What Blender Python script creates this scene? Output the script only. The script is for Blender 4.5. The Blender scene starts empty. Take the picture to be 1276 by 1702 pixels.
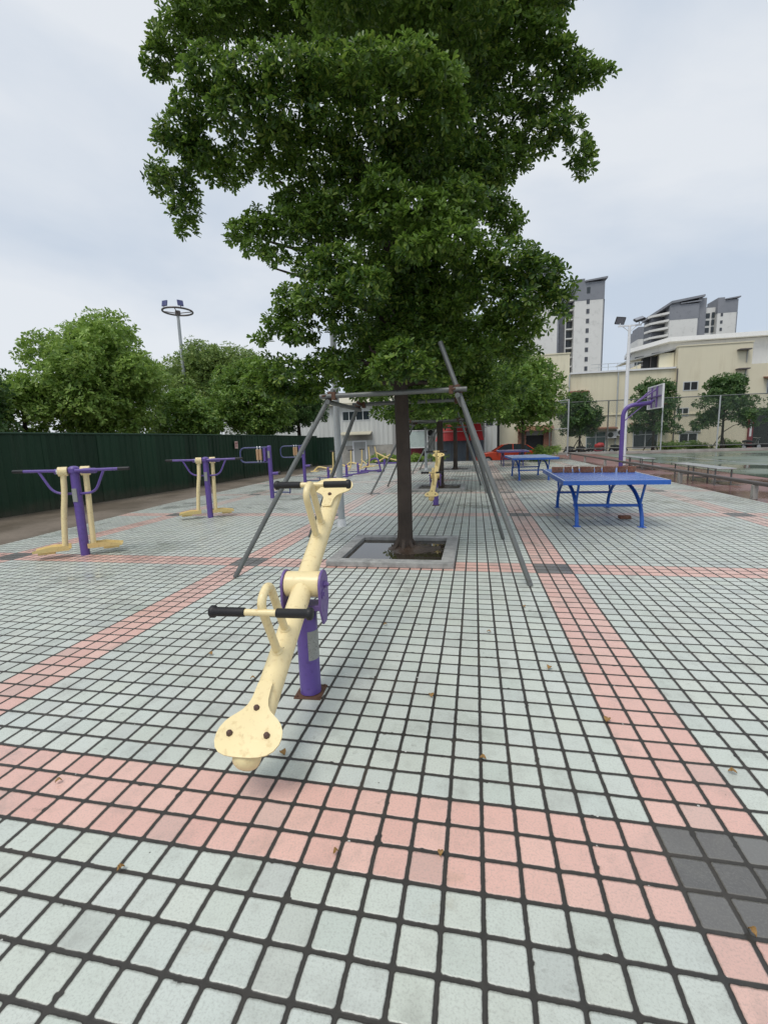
import bpy, math, random
import numpy as np
from mathutils import Vector, Matrix

S = bpy.context.scene
COL = S.collection
random.seed(7)
R = math.radians

# ------------------------------------------------------------------ camera
def cam_matrix(loc, yaw, pitch, roll):
    f = Vector((math.sin(yaw)*math.cos(pitch), math.cos(yaw)*math.cos(pitch), -math.sin(pitch)))
    r = Vector((math.cos(yaw), -math.sin(yaw), 0)); u = r.cross(f)
    r2 = math.cos(roll)*r + math.sin(roll)*u
    u2 = -math.sin(roll)*r + math.cos(roll)*u
    m = Matrix(((r2.x, u2.x, -f.x, loc[0]), (r2.y, u2.y, -f.y, loc[1]), (r2.z, u2.z, -f.z, loc[2]), (0, 0, 0, 1)))
    return m
cd = bpy.data.cameras.new('camera'); cam = bpy.data.objects.new('camera', cd); COL.objects.link(cam)
cd.sensor_fit = 'HORIZONTAL'; cd.sensor_width = 36.0; cd.lens = 36.0*750.17/1276.0
cd.clip_start = 0.05; cd.clip_end = 3000
cam.matrix_world = cam_matrix((-0.676, -1.709, 1.505), -0.2010, 0.1557, -0.0325)
S.camera = cam
S.render.resolution_x = 767; S.render.resolution_y = 1024

# ------------------------------------------------------------------ sky, sun, exposure
SUN_EL, SUN_AZ = 62.0, 205.0          # azimuth clockwise from +Y
W = bpy.data.worlds.new('World'); S.world = W; W.use_nodes = True
wt = W.node_tree; wt.nodes.clear()
wo = wt.nodes.new('ShaderNodeOutputWorld')
sky = wt.nodes.new('ShaderNodeTexSky'); sky.sky_type = 'NISHITA'; sky.sun_disc = False
sky.sun_elevation = R(SUN_EL); sky.sun_rotation = R(SUN_AZ); sky.dust_density = 3.0
b1 = wt.nodes.new('ShaderNodeBackground'); b1.inputs['Strength'].default_value = 0.12
wt.links.new(sky.outputs[0], b1.inputs['Color'])
tc = wt.nodes.new('ShaderNodeTexCoord')
mp = wt.nodes.new('ShaderNodeMapping'); mp.inputs['Scale'].default_value = (1.0, 1.0, 2.2); mp.inputs['Location'].default_value = (1.7, 5.3, 0.2)
wt.links.new(tc.outputs['Generated'], mp.inputs['Vector'])
nz = wt.nodes.new('ShaderNodeTexNoise'); nz.inputs['Scale'].default_value = 1.7; nz.inputs['Detail'].default_value = 6.0
nz.inputs['Roughness'].default_value = 0.5; nz.inputs['Distortion'].default_value = 0.25
wt.links.new(mp.outputs[0], nz.inputs['Vector'])
cr = wt.nodes.new('ShaderNodeValToRGB')
cr.color_ramp.elements[0].position = 0.36; cr.color_ramp.elements[0].color = (0.485, 0.553, 0.645, 1)
cr.color_ramp.elements[1].position = 0.62; cr.color_ramp.elements[1].color = (0.675, 0.705, 0.742, 1)
wt.links.new(nz.outputs['Fac'], cr.inputs['Fac'])
b2 = wt.nodes.new('ShaderNodeBackground'); b2.inputs['Strength'].default_value = 1.0
wt.links.new(cr.outputs[0], b2.inputs['Color'])
mx = wt.nodes.new('ShaderNodeMixShader'); mx.inputs[0].default_value = 0.92
wt.links.new(b1.outputs[0], mx.inputs[1]); wt.links.new(b2.outputs[0], mx.inputs[2])
wt.links.new(mx.outputs[0], wo.inputs['Surface'])
sl = bpy.data.lights.new('sun', 'SUN'); sl.energy = 1.5; sl.angle = R(22); sl.color = (1.0, 0.95, 0.88)
so = bpy.data.objects.new('sun', sl); COL.objects.link(so)
sd = Vector((math.sin(R(SUN_AZ))*math.cos(R(SUN_EL)), math.cos(R(SUN_AZ))*math.cos(R(SUN_EL)), math.sin(R(SUN_EL))))
so.rotation_euler = sd.to_track_quat('Z', 'Y').to_euler(); so.location = (0, 0, 40)
S.view_settings.view_transform = 'Standard'; S.view_settings.look = 'None'
S.view_settings.exposure = 0.27; S.view_settings.gamma = 1.0
try:
    S.cycles.max_bounces = 8; S.cycles.diffuse_bounces = 3; S.cycles.transparent_max_bounces = 12
    S.cycles.sample_clamp_indirect = 6.0
except Exception: pass

# ------------------------------------------------------------------ object helpers
def tag(o, label=None, cat=None, group=None, kind=None):
    if label: o['label'] = label
    if cat: o['category'] = cat
    if group: o['group'] = group
    if kind: o['kind'] = kind
    return o
def thing(name, label, cat, loc=(0, 0, 0), rz=0.0, group=None):
    o = bpy.data.objects.new(name, None); COL.objects.link(o)
    o.location = loc; o.rotation_euler = (0, 0, rz); o.empty_display_size = 0.2
    return tag(o, label, cat, group)
def copy_tree(o, parent=None):
    c = o.copy(); COL.objects.link(c); c.parent = parent
    for ch in list(o.children): copy_tree(ch, c)
    return c

class MB:
    def __init__(s): s.v = []; s.f = []
    def add(s, v, f):
        n = len(s.v); s.v += [tuple(p) for p in v]; s.f += [tuple(i+n for i in q) for q in f]; return s
    def box(s, cx, cy, cz, sx, sy, sz, M=None):
        v = [Vector((x*sx/2, y*sy/2, z*sz/2)) for z in (-1, 1) for y in (-1, 1) for x in (-1, 1)]
        if M is not None: v = [M @ p for p in v]
        v = [p+Vector((cx, cy, cz)) for p in v]
        return s.add(v, [(0, 2, 3, 1), (4, 5, 7, 6), (0, 1, 5, 4), (2, 6, 7, 3), (0, 4, 6, 2), (1, 3, 7, 5)])
    def bx(s, x0, x1, y0, y1, z0, z1):
        return s.box((x0+x1)/2, (y0+y1)/2, (z0+z1)/2, x1-x0, y1-y0, z1-z0)
    def tube(s, path, r, n=12, caps=True):
        P = [Vector(p) for p in path]; k = len(P)
        rr = r if isinstance(r, (list, tuple)) else [r]*k
        T = [(P[min(i+1, k-1)]-P[max(i-1, 0)]).normalized() for i in range(k)]
        a = Vector((0, 0, 1)) if abs(T[0].z) < 0.9 else Vector((1, 0, 0))
        u = T[0].cross(a).normalized(); v = []
        for i in range(k):
            u = (u-T[i]*u.dot(T[i])).normalized(); w = T[i].cross(u)
            for j in range(n):
                t = 2*math.pi*j/n; v.append(P[i]+(u*math.cos(t)+w*math.sin(t))*rr[i])
        f = [(i*n+j, i*n+(j+1) % n, (i+1)*n+(j+1) % n, (i+1)*n+j) for i in range(k-1) for j in range(n)]
        if caps: f += [tuple(range(n-1, -1, -1)), tuple((k-1)*n+j for j in range(n))]
        return s.add(v, f)
    def cyl(s, p0, p1, r0, r1=None, n=20, caps=True):
        return s.tube([p0, p1], [r0, r0 if r1 is None else r1], n, caps)
    def dome(s, c, axis, r, h, n=20, m=5):
        c = Vector(c); ax = Vector(axis).normalized()
        path = [c+ax*h*math.sin(math.pi/2*i/m) for i in range(m)]+[c+ax*h]
        return s.tube(path, [r*math.cos(math.pi/2*i/m) for i in range(m)]+[r*0.02], n, True)
    def prism(s, poly, t, M=None):
        n = len(poly); v = [Vector((p[0], p[1], -t/2)) for p in poly]+[Vector((p[0], p[1], t/2)) for p in poly]
        if M is not None: v = [M @ p for p in v]
        f = [tuple(range(n-1, -1, -1)), tuple(range(n, 2*n))]+[(i, (i+1) % n, n+(i+1) % n, n+i) for i in range(n)]
        return s.add(v, f)
    def quad(s, a, b, c, d): return s.add([a, b, c, d], [(0, 1, 2, 3)])
    def build(s, name, mat, parent=None, smooth=35, bevel=0.0, seg=2, loc=None):
        me = bpy.data.meshes.new(name); me.from_pydata(s.v, [], s.f); me.update()
        if smooth:
            me.polygons.foreach_set('use_smooth', [True]*len(me.polygons))
            me.set_sharp_from_angle(angle=R(smooth))
        me.materials.append(mat)
        o = bpy.data.objects.new(name, me); COL.objects.link(o)
        if parent is not None: o.parent = parent
        if loc is not None: o.location = loc
        if bevel:
            b = o.modifiers.new('bevel', 'BEVEL'); b.width = bevel; b.segments = seg; b.limit_method = 'ANGLE'; b.angle_limit = R(40)
        return o

def fillet(pts, r, k=6):
    P = [Vector(p) for p in pts]; out = [P[0]]
    for i in range(1, len(P)-1):
        a = (P[i-1]-P[i]); b = (P[i+1]-P[i]); d = min(r, a.length*0.49, b.length*0.49)
        p0 = P[i]+a.normalized()*d; p1 = P[i]+b.normalized()*d
        for j in range(k+1):
            t = j/k; out.append(p0*(1-t)**2+P[i]*2*t*(1-t)+p1*t*t)
    out.append(P[-1]); return out

# ------------------------------------------------------------------ material helpers
class NG:
    def __init__(s, name):
        s.m = bpy.data.materials.new(name); s.m.use_nodes = True; s.t = s.m.node_tree; s.t.nodes.clear()
        s.out = s.t.nodes.new('ShaderNodeOutputMaterial'); s.p = s.t.nodes.new('ShaderNodeBsdfPrincipled')
        s.t.links.new(s.p.outputs[0], s.out.inputs['Surface'])
    def n(s, typ, **kw):
        nd = s.t.nodes.new(typ)
        for k, v in kw.items(): setattr(nd, k, v)
        return nd
    def set(s, sock, v):
        if isinstance(v, bpy.types.NodeSocket): s.t.links.new(v, sock)
        elif isinstance(v, (int, float)): 
            try: sock.default_value = v
            except TypeError: sock.default_value = (v, v, v, 1)
        else: sock.default_value = (*v, 1) if len(v) == 3 and len(sock.default_value) == 4 else v
    def math(s, op, a, b=None, c=None):
        nd = s.n('ShaderNodeMath', operation=op); s.set(nd.inputs[0], a)
        if b is not None: s.set(nd.inputs[1], b)
        if c is not None: s.set(nd.inputs[2], c)
        return nd.outputs[0]
    def mix(s, fac, a, b, blend='MIX'):
        nd = s.n('ShaderNodeMix', data_type='RGBA', blend_type=blend); s.set(nd.inputs[0], fac); s.set(nd.inputs[6], a); s.set(nd.inputs[7], b)
        return nd.outputs[2]
    def coord(s, which='Object'): return s.n('ShaderNodeTexCoord').outputs[which]
    def mapping(s, vec, scale=(1, 1, 1), rot=(0, 0, 0)):
        nd = s.n('ShaderNodeMapping'); s.set(nd.inputs['Vector'], vec); nd.inputs['Scale'].default_value = scale; nd.inputs['Rotation'].default_value = rot
        return nd.outputs[0]
    def noise(s, vec, scale, detail=4, rough=0.55, dist=0.0):
        nd = s.n('ShaderNodeTexNoise'); s.set(nd.inputs['Vector'], vec); nd.inputs['Scale'].default_value = scale
        nd.inputs['Detail'].default_value = detail; nd.inputs['Roughness'].default_value = rough; nd.inputs['Distortion'].default_value = dist
        return nd.outputs['Fac']
    def ramp(s, fac, stops):
        nd = s.n('ShaderNodeValToRGB'); s.set(nd.inputs[0], fac); e = nd.color_ramp.elements
        while len(e) < len(stops): e.new(0.5)
        for el, (p, c) in zip(e, stops):
            el.position = p; el.color = (*c, 1) if isinstance(c, (tuple, list)) else (c, c, c, 1)
        return nd.outputs[0]
    def smooth(s, x, a, b):
        nd = s.n('ShaderNodeMapRange', interpolation_type='SMOOTHSTEP'); s.set(nd.inputs[0], x)
        nd.inputs[1].default_value = a; nd.inputs[2].default_value = b; return nd.outputs[0]
    def sep(s, vec):
        nd = s.n('ShaderNodeSeparateXYZ'); s.set(nd.inputs[0], vec); return nd.outputs
    def bump(s, h, strength=0.3, dist=0.01):
        nd = s.n('ShaderNodeBump'); nd.inputs['Strength'].default_value = strength; nd.inputs['Distance'].default_value = dist
        s.set(nd.inputs['Height'], h); s.t.links.new(nd.outputs[0], s.p.inputs['Normal'])
    def fin(s, color=None, rough=None, metal=None, spec=None):
        if color is not None: s.set(s.p.inputs['Base Color'], color)
        if rough is not None: s.set(s.p.inputs['Roughness'], rough)
        if metal is not None: s.set(s.p.inputs['Metallic'], metal)
        if spec is not None: s.set(s.p.inputs['Specular IOR Level'], spec)
        return s.m

def paint(name, col, rough=0.4, var=0.18, scale=6.0, dirt=None, dirt_amt=0.35, spots=0.0, spotcol=(0.09, 0.05, 0.03), metal=0.0, bump=0.08, bscale=60):
    g = NG(name); c = g.coord()
    n1 = g.noise(c, scale, 5); n2 = g.noise(c, scale*5, 4)
    dark = tuple(x*(1-var) for x in col); lite = tuple(min(1, x*(1+var*0.6)) for x in col)
    base = g.mix(n1, dark, lite)
    d = dirt or tuple(x*0.45 for x in col)
    base = g.mix(g.math('MULTIPLY', g.smooth(n2, 0.52, 0.75), dirt_amt), base, d)
    if spots:
        n3 = g.noise(c, scale*9, 3); n4 = g.noise(c, scale*0.8, 2)
        m = g.math('MULTIPLY', g.smooth(n3, 0.66, 0.7), g.smooth(n4, 0.62-spots, 0.72-spots*0.5))
        base = g.mix(m, base, spotcol)
    if spots:
        run = g.smooth(g.noise(g.mapping(c, (14, 14, 1.2)), 2.2, 5, 0.7), 0.60, 0.74); where = g.smooth(g.noise(c, 3.1, 3), 0.5, 0.68)
        base = g.mix(g.math('MULTIPLY', g.math('MULTIPLY', run, where), 0.55), base, tuple(0.5*a+0.5*b for a, b in zip(spotcol, col)))
        scr = g.smooth(g.noise(g.mapping(c, (3, 40, 30), (0.4, 0.2, 0.7)), 3.0, 2, 0.5), 0.70, 0.73)
        base = g.mix(g.math('MULTIPLY', scr, 0.3), base, tuple(min(1, x*1.25+0.03) for x in col))
    rg = g.math('MULTIPLY_ADD', n2, 0.25, rough-0.1)
    if bump: g.bump(g.noise(c, bscale, 3), bump, 0.004)
    return g.fin(base, rg, metal)

def leaf_mat(name, stops, trans=0.3, rough=0.42):
    g = NG(name); geo = g.n('ShaderNodeNewGeometry')
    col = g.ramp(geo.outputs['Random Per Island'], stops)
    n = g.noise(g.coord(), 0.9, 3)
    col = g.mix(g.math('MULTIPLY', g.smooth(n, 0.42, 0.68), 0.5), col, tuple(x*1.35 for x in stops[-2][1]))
    g.fin(col, rough, 0, 0.4)
    tr = g.n('ShaderNodeBsdfTranslucent'); g.set(tr.inputs['Color'], g.mix(0.5, col, tuple(min(1, x*1.6) for x in stops[-2][1])))
    mxs = g.n('ShaderNodeMixShader'); mxs.inputs[0].default_value = trans
    g.t.links.new(g.p.outputs[0], mxs.inputs[1]); g.t.links.new(tr.outputs[0], mxs.inputs[2]); g.t.links.new(mxs.outputs[0], g.out.inputs['Surface'])
    return g.m

def bark_mat(name, a, b):
    g = NG(name); c = g.mapping(g.coord(), (1, 1, 0.25))
    n = g.noise(c, 22, 6, 0.65); n2 = g.noise(g.coord(), 3, 3)
    g.bump(n, 0.6, 0.015)
    return g.fin(g.mix(g.smooth(n2, 0.3, 0.7), g.mix(n, a, b), tuple(x*1.25 for x in b)), 0.8)

def ribbed(name, col, pitch, axis='X', depth=0.6, stain=(0.25, 0.2, 0.14), stain_amt=0.35, rough=0.55, duty=0.5):
    """corrugated sheet: a rib profile along one axis plus streaks running down"""
    g = NG(name); c = g.coord(); x, y, z = g.sep(c)
    q = x if axis == 'X' else y
    w = g.math('SINE', g.math('MULTIPLY', q, 2*math.pi/pitch))
    g.bump(g.smooth(w, -duty, duty), depth, pitch*0.18)
    n = g.noise(g.mapping(c, (1.2, 1.2, 0.12)), 1.6, 6, 0.65); n2 = g.noise(c, 0.35, 4)
    k = g.math('MULTIPLY', g.smooth(n, 0.48, 0.75), stain_amt)
    base = g.mix(n2, tuple(v*0.88 for v in col), tuple(min(1, v*1.08) for v in col))
    groove = g.math('MULTIPLY', g.smooth(w, -0.75, -0.97), 0.3*min(1.0, depth*2))
    base = g.mix(groove, base, tuple(v*0.55 for v in col))
    return g.fin(g.mix(k, base, stain), rough)

# ------------------------------------------------------------------ materials
M = {}
def make_tiles():
    g = NG('tile_paving'); c = g.coord(); x, y, z = g.sep(c)
    wob = g.math('MULTIPLY', g.math('SUBTRACT', g.noise(c, 9, 2), 0.5), 0.035)
    wob2 = g.math('MULTIPLY', g.math('SUBTRACT', g.noise(g.mapping(c, (1, 1, 1), (0, 0, 1.1)), 8, 2), 0.5), 0.035)
    u0 = g.math('DIVIDE', x, 0.13); v0 = g.math('DIVIDE', y, 0.13)
    u = g.math('ADD', u0, wob); v = g.math('ADD', v0, wob2)
    iu = g.math('FLOOR', u); iv = g.math('FLOOR', v)
    du = g.math('SUBTRACT', 0.5, g.math('ABSOLUTE', g.math('SUBTRACT', g.math('FRACT', u), 0.5)))
    dv = g.math('SUBTRACT', 0.5, g.math('ABSOLUTE', g.math('SUBTRACT', g.math('FRACT', v), 0.5)))
    rad = 0.07; jw = 0.055
    qx = g.math('MAXIMUM', g.math('SUBTRACT', rad+jw, du), 0.0); qy = g.math('MAXIMUM', g.math('SUBTRACT', rad+jw, dv), 0.0)
    ln = g.math('SQRT', g.math('ADD', g.math('MULTIPLY', qx, qx), g.math('MULTIPLY', qy, qy)))
    chip = g.math('MULTIPLY', g.math('SUBTRACT', g.noise(c, 45, 3, 0.7), 0.5), 0.045)
    big_chip = g.math('MULTIPLY', g.smooth(g.noise(c, 11, 2), 0.66, 0.74), 0.045)
    dist = g.math('SUBTRACT', g.math('SUBTRACT', g.math('ADD', rad, chip), big_chip), ln)   # >0 inside a tile
    tile = g.smooth(dist, -0.006, 0.016)
    A = g.math('LESS_THAN', g.math('FLOORED_MODULO', iu, 29.0), 2.5)
    B = g.math('GREATER_THAN', g.math('FLOORED_MODULO', iv, 29.0), 25.5)
    pink = g.math('MAXIMUM', A, B); dark = g.math('MULTIPLY', A, B)
    cmb = g.n('ShaderNodeCombineXYZ'); g.set(cmb.inputs[0], iu); g.set(cmb.inputs[1], iv)
    wn = g.n('ShaderNodeTexWhiteNoise', noise_dimensions='2D'); g.set(wn.inputs['Vector'], cmb.outputs[0])
    rv = wn.outputs['Value']; rc = g.sep(wn.outputs['Color'])
    grey = g.mix(rc[1], (0.53, 0.585, 0.525), (0.585, 0.625, 0.55)); grey = g.mix(g.math('MULTIPLY', rc[2], 0.35), grey, (0.55, 0.585, 0.58))
    pk = g.mix(rc[1], (0.70, 0.425, 0.36), (0.76, 0.485, 0.41))
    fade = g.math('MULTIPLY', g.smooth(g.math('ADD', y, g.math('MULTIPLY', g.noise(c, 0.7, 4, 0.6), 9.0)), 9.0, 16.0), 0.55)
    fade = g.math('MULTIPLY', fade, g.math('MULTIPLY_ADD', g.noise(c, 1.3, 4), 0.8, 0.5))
    col = g.mix(g.math('MULTIPLY', pink, g.math('SUBTRACT', 1.0, fade)), grey, pk); col = g.mix(dark, col, g.mix(rv, (0.095, 0.092, 0.088), (0.14, 0.135, 0.128)))
    col = g.mix(0.05, col, g.mix(rv, (0.12, 0.12, 0.12), (0.95, 0.95, 0.95)), 'OVERLAY')
    big = g.noise(c, 0.55, 5, 0.6); mid = g.noise(c, 3.2, 6, 0.65); fine = g.noise(c, 130, 4, 0.75); mott = g.noise(c, 14, 5, 0.6)
    col = g.mix(g.math('MULTIPLY', g.smooth(mid, 0.5, 0.76), 0.42), col, (0.19, 0.185, 0.165))     # ground-in dirt
    col = g.mix(g.math('MULTIPLY', g.smooth(mott, 0.5, 0.72), 0.16), col, (0.20, 0.19, 0.16))
    col = g.mix(g.math('MULTIPLY', g.smooth(big, 0.48, 0.72), 0.22), col, (0.22, 0.215, 0.20))
    col = g.mix(g.math('MULTIPLY', g.smooth(fine, 0.46, 0.66), 0.34), col, (0.23, 0.23, 0.21))
    vor = g.n('ShaderNodeTexVoronoi'); g.set(vor.inputs['Vector'], g.mapping(c, (1, 1, 0.01))); vor.inputs['Scale'].default_value = 5.5
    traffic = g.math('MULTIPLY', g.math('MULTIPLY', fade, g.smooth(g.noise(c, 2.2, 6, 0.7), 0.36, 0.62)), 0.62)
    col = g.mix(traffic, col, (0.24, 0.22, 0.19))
    oil = g.smooth(g.noise(g.mapping(c, (1, 1, 1), (0, 0, 0.5)), 0.9, 5, 0.7, 0.8), 0.58, 0.74)
    col = g.mix(g.math('MULTIPLY', oil, 0.42), col, (0.17, 0.165, 0.15))
    rust_ = g.smooth(g.noise(g.mapping(c, (1, 1, 1), (0, 0, 2.5)), 1.7, 5, 0.7), 0.64, 0.76)
    col = g.mix(g.math('MULTIPLY', rust_, 0.3), col, (0.32, 0.24, 0.14))
    odd = g.math('MULTIPLY', g.math('GREATER_THAN', rv, 0.93), 0.22)
    col = g.mix(odd, col, (0.25, 0.26, 0.25))
    speck = g.math('LESS_THAN', vor.outputs['Distance'], 0.022)
    col = g.mix(g.math('MULTIPLY', speck, 0.75), col, (0.05, 0.04, 0.03))
    edge = g.math('MULTIPLY', g.math('SUBTRACT', 1.0, g.smooth(dist, 0.0, 0.05)), 0.35)
    col = g.mix(edge, col, (0.20, 0.19, 0.16))
    gr = g.mix(g.noise(c, 30, 4), (0.012, 0.011, 0.009), (0.045, 0.041, 0.034))
    gr = g.mix(g.math('MULTIPLY', g.smooth(g.noise(c, 2.0, 3), 0.5, 0.75), 0.5), gr, (0.06, 0.045, 0.03))
    vw = g.n('ShaderNodeTexVoronoi'); g.set(vw.inputs['Vector'], g.mapping(c, (1, 1, 0.01))); vw.inputs['Scale'].default_value = 9.0
    gr = g.mix(g.math('LESS_THAN', vw.outputs['Distance'], 0.05), gr, (0.5, 0.5, 0.47))
    col = g.mix(tile, gr, col)
    wet = g.smooth(g.noise(c, 0.8, 4, 0.6), 0.5, 0.68)
    rough = g.math('SUBTRACT', g.math('MULTIPLY_ADD', mott, 0.3, 0.23), g.math('MULTIPLY', wet, 0.26))
    rough = g.math('MAXIMUM', rough, 0.1)
    rough = g.math('ADD', rough, g.math('MULTIPLY', g.math('SUBTRACT', 1.0, tile), 0.25))
    h = g.math('ADD', g.math('MULTIPLY', g.smooth(dist, -0.03, 0.05), 1.0), g.math('MULTIPLY', fine, 0.07))
    h = g.math('ADD', h, g.math('MULTIPLY', rv, 0.22))
    h = g.math('ADD', h, g.math('MULTIPLY', mott, 0.12))
    g.bump(h, 0.55, 0.008)
    return g.fin(col, rough, 0, 0.65)
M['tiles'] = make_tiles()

def ground_mat(name, a, b, scale=1.0, rough=0.7, wet=0.0, bump=0.4, bscale=30):
    g = NG(name); c = g.coord()
    n = g.noise(c, scale, 6, 0.6); n2 = g.noise(c, scale*12, 5, 0.65); n3 = g.noise(c, scale*0.45, 4)
    col = g.mix(g.smooth(n, 0.3, 0.7), a, b); col = g.mix(g.math('MULTIPLY', g.smooth(n2, 0.5, 0.75), 0.4), col, tuple(x*0.5 for x in a))
    w = g.math('MULTIPLY', g.smooth(n3, 0.45, 0.62), wet)
    col = g.mix(g.math('MULTIPLY', w, 0.5), col, tuple(x*0.6 for x in a))
    g.bump(g.noise(c, bscale, 5), bump, 0.01)
    return g.fin(col, g.math('SUBTRACT', rough, g.math('MULTIPLY', w, rough-0.06)))
M['street'] = ground_mat('street_asphalt', (0.13, 0.125, 0.12), (0.20, 0.195, 0.185), 0.4, 0.6, 0.6)
M['dirt'] = ground_mat('packed_dirt', (0.115, 0.092, 0.066), (0.19, 0.155, 0.12), 0.9, 0.7, 0.45)
M['track'] = ground_mat('red_court', (0.17, 0.075, 0.065), (0.24, 0.12, 0.105), 0.5, 0.5, 0.95, 0.1, 60)
M['court'] = ground_mat('green_court', (0.12, 0.165, 0.13), (0.20, 0.235, 0.19), 0.35, 0.45, 0.98, 0.05, 60)
M['granite'] = ground_mat('granite_kerb', (0.24, 0.24, 0.23), (0.42, 0.42, 0.40), 7.0, 0.65, 0.3, 0.3, 80)
M['concrete'] = ground_mat('concrete', (0.28, 0.27, 0.25), (0.42, 0.41, 0.38), 1.5, 0.8, 0.0)
M['soil'] = ground_mat('wet_soil', (0.03, 0.02, 0.014), (0.075, 0.05, 0.034), 6, 0.6, 0.6, 0.8, 40)
g = NG('puddle_water'); g.bump(g.noise(g.coord(), 6, 2), 0.02, 0.01); M['water'] = g.fin((0.035, 0.028, 0.02), 0.02, 0, 0.6)

M['cream'] = paint('cream_paint', (0.84, 0.70, 0.39), 0.32, 0.10, 7, dirt=(0.55, 0.38, 0.16), dirt_amt=0.5, spots=0.07, spotcol=(0.2, 0.12, 0.06))
M['cream_far'] = paint('cream_paint_dusty', (0.80, 0.62, 0.27), 0.35, 0.12, 7, dirt=(0.4, 0.27, 0.1), dirt_amt=0.4)
M['purple'] = paint('purple_paint', (0.125, 0.078, 0.31), 0.3, 0.16, 6, dirt=(0.05, 0.035, 0.11), dirt_amt=0.4, spots=0.12)
M['purple_grey'] = paint('faded_purple_paint', (0.16, 0.10, 0.30), 0.42, 0.18, 8, dirt=(0.07, 0.05, 0.10), dirt_amt=0.5, spots=0.22)
M['slate'] = paint('slate_blue_paint', (0.07, 0.08, 0.20), 0.35, 0.15)
M['rubber'] = paint('black_rubber', (0.012, 0.012, 0.014), 0.5, 0.2, 12, bump=0.15, bscale=160)
M['rust'] = paint('rust', (0.12, 0.06, 0.035), 0.75, 0.5, 14, dirt=(0.04, 0.02, 0.012), bump=0.5)
M['bolt'] = paint('bolt_rust', (0.10, 0.055, 0.04), 0.6, 0.3, 40, bump=0.4)
M['steel'] = paint('galvanised_steel', (0.16, 0.17, 0.165), 0.45, 0.25, 5, dirt=(0.09, 0.075, 0.06), dirt_amt=0.45, metal=0.35, spots=0.1)
M['steel_dark'] = paint('dark_pipe', (0.12, 0.105, 0.10), 0.45, 0.25, 5, metal=0.3, spots=0.18)
M['chrome'] = paint('stainless', (0.62, 0.63, 0.64), 0.28, 0.1, 5, metal=0.8)
M['white_metal'] = paint('white_metal', (0.74, 0.75, 0.76), 0.4, 0.08, 3)
M['pole_grey'] = paint('grey_pole_paint', (0.42, 0.45, 0.46), 0.42, 0.15, 4, dirt=(0.3, 0.28, 0.25))
M['blue'] = paint('blue_paint', (0.022, 0.115, 0.48), 0.32, 0.14, 4, dirt=(0.015, 0.04, 0.14), spots=0.08)
M['blue_top'] = paint('blue_table_top', (0.085, 0.20, 0.60), 0.25, 0.15, 3, dirt=(0.075, 0.17, 0.52), dirt_amt=0.3, bump=0.0)
M['blue_dusk'] = paint('purple_blue_paint', (0.075, 0.065, 0.20), 0.35, 0.14, 4)
M['blue_pale_top'] = paint('pale_sheen_blue_top', (0.24, 0.32, 0.50), 0.3, 0.2, 2.5, dirt=(0.12, 0.2, 0.42), dirt_amt=0.6)  # paler blue carries the sky's glancing reflection, put into the paint colour
M['white_line'] = paint('white_line', (0.6, 0.65, 0.75), 0.4, 0.1)
M['sticker'] = paint('worn_silver_label', (0.30, 0.31, 0.29), 0.45, 0.3, 22, dirt=(0.1, 0.1, 0.1), dirt_amt=0.85)
M['wood_roller'] = paint('tan_roller', (0.48, 0.31, 0.18), 0.45, 0.2, 9)
def brick_mat():
    g = NG('old_red_brick'); c = g.coord(); oi = g.n('ShaderNodeObjectInfo').outputs['Random']
    base = g.mix(oi, (0.20, 0.075, 0.045), (0.30, 0.135, 0.08))
    n = g.noise(c, 14, 6, 0.7)
    col = g.mix(g.smooth(n, 0.45, 0.7), base, (0.27, 0.17, 0.11)); col = g.mix(g.math('MULTIPLY', g.smooth(g.noise(c, 40, 4), 0.5, 0.7), 0.6), col, (0.07, 0.035, 0.025))
    g.bump(n, 0.9, 0.02); return g.fin(col, 0.85)
M['brick'] = brick_mat()

M['fence_green_old'] = paint('green_sheet_paint', (0.005, 0.029, 0.012), 0.8, 0.3, 1.2, dirt=(0.02, 0.025, 0.018), dirt_amt=0.4)
M['fence_green2'] = paint('green_sheet_paint_pale', (0.012, 0.045, 0.024), 0.7, 0.3, 1.2, dirt=(0.02, 0.025, 0.018), dirt_amt=0.4)
g = NG('green_sheet_paint_panels'); c = g.coord(); x, y, z = g.sep(c)
wn = g.n('ShaderNodeTexWhiteNoise', noise_dimensions='1D'); g.set(wn.inputs['W'], g.math('FLOOR', g.math('DIVIDE', y, 0.75)))
fc = g.mix(wn.outputs['Value'], (0.004, 0.024, 0.010), (0.009, 0.042, 0.019))
st = g.noise(g.mapping(c, (2, 2, 0.2)), 2.0, 6, 0.7)
fc = g.mix(g.math('MULTIPLY', g.smooth(st, 0.5, 0.75), 0.35), fc, (0.03, 0.045, 0.03))
mud = g.math('MULTIPLY', g.smooth(g.math('ADD', z, g.math('MULTIPLY', g.noise(c, 3, 5), 0.5)), 0.62, 0.2), 0.6)
fc = g.mix(mud, fc, (0.075, 0.062, 0.045))
g.bump(g.noise(c, 2.2, 3), 0.25, 0.05)
M['fence_green'] = g.fin(fc, 0.6, 0, 0.35)
M['yellow_wall'] = ribbed('yellow_cladding', (0.70, 0.645, 0.475), 0.5, 'X', 0.12, (0.46, 0.39, 0.26), 0.35)
M['yellow_plain'] = ribbed('yellow_cladding_plain', (0.70, 0.645, 0.485), 0.4, 'X', 0.03, (0.48, 0.41, 0.28), 0.4)
M['cream_wall'] = ribbed('cream_render', (0.76, 0.71, 0.53), 3.0, 'X', 0.0, (0.4, 0.36, 0.27), 0.4)
M['white_wall'] = ribbed('white_cladding', (0.60, 0.615, 0.59), 0.42, 'X', 0.5, (0.40, 0.40, 0.36), 0.4)
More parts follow.
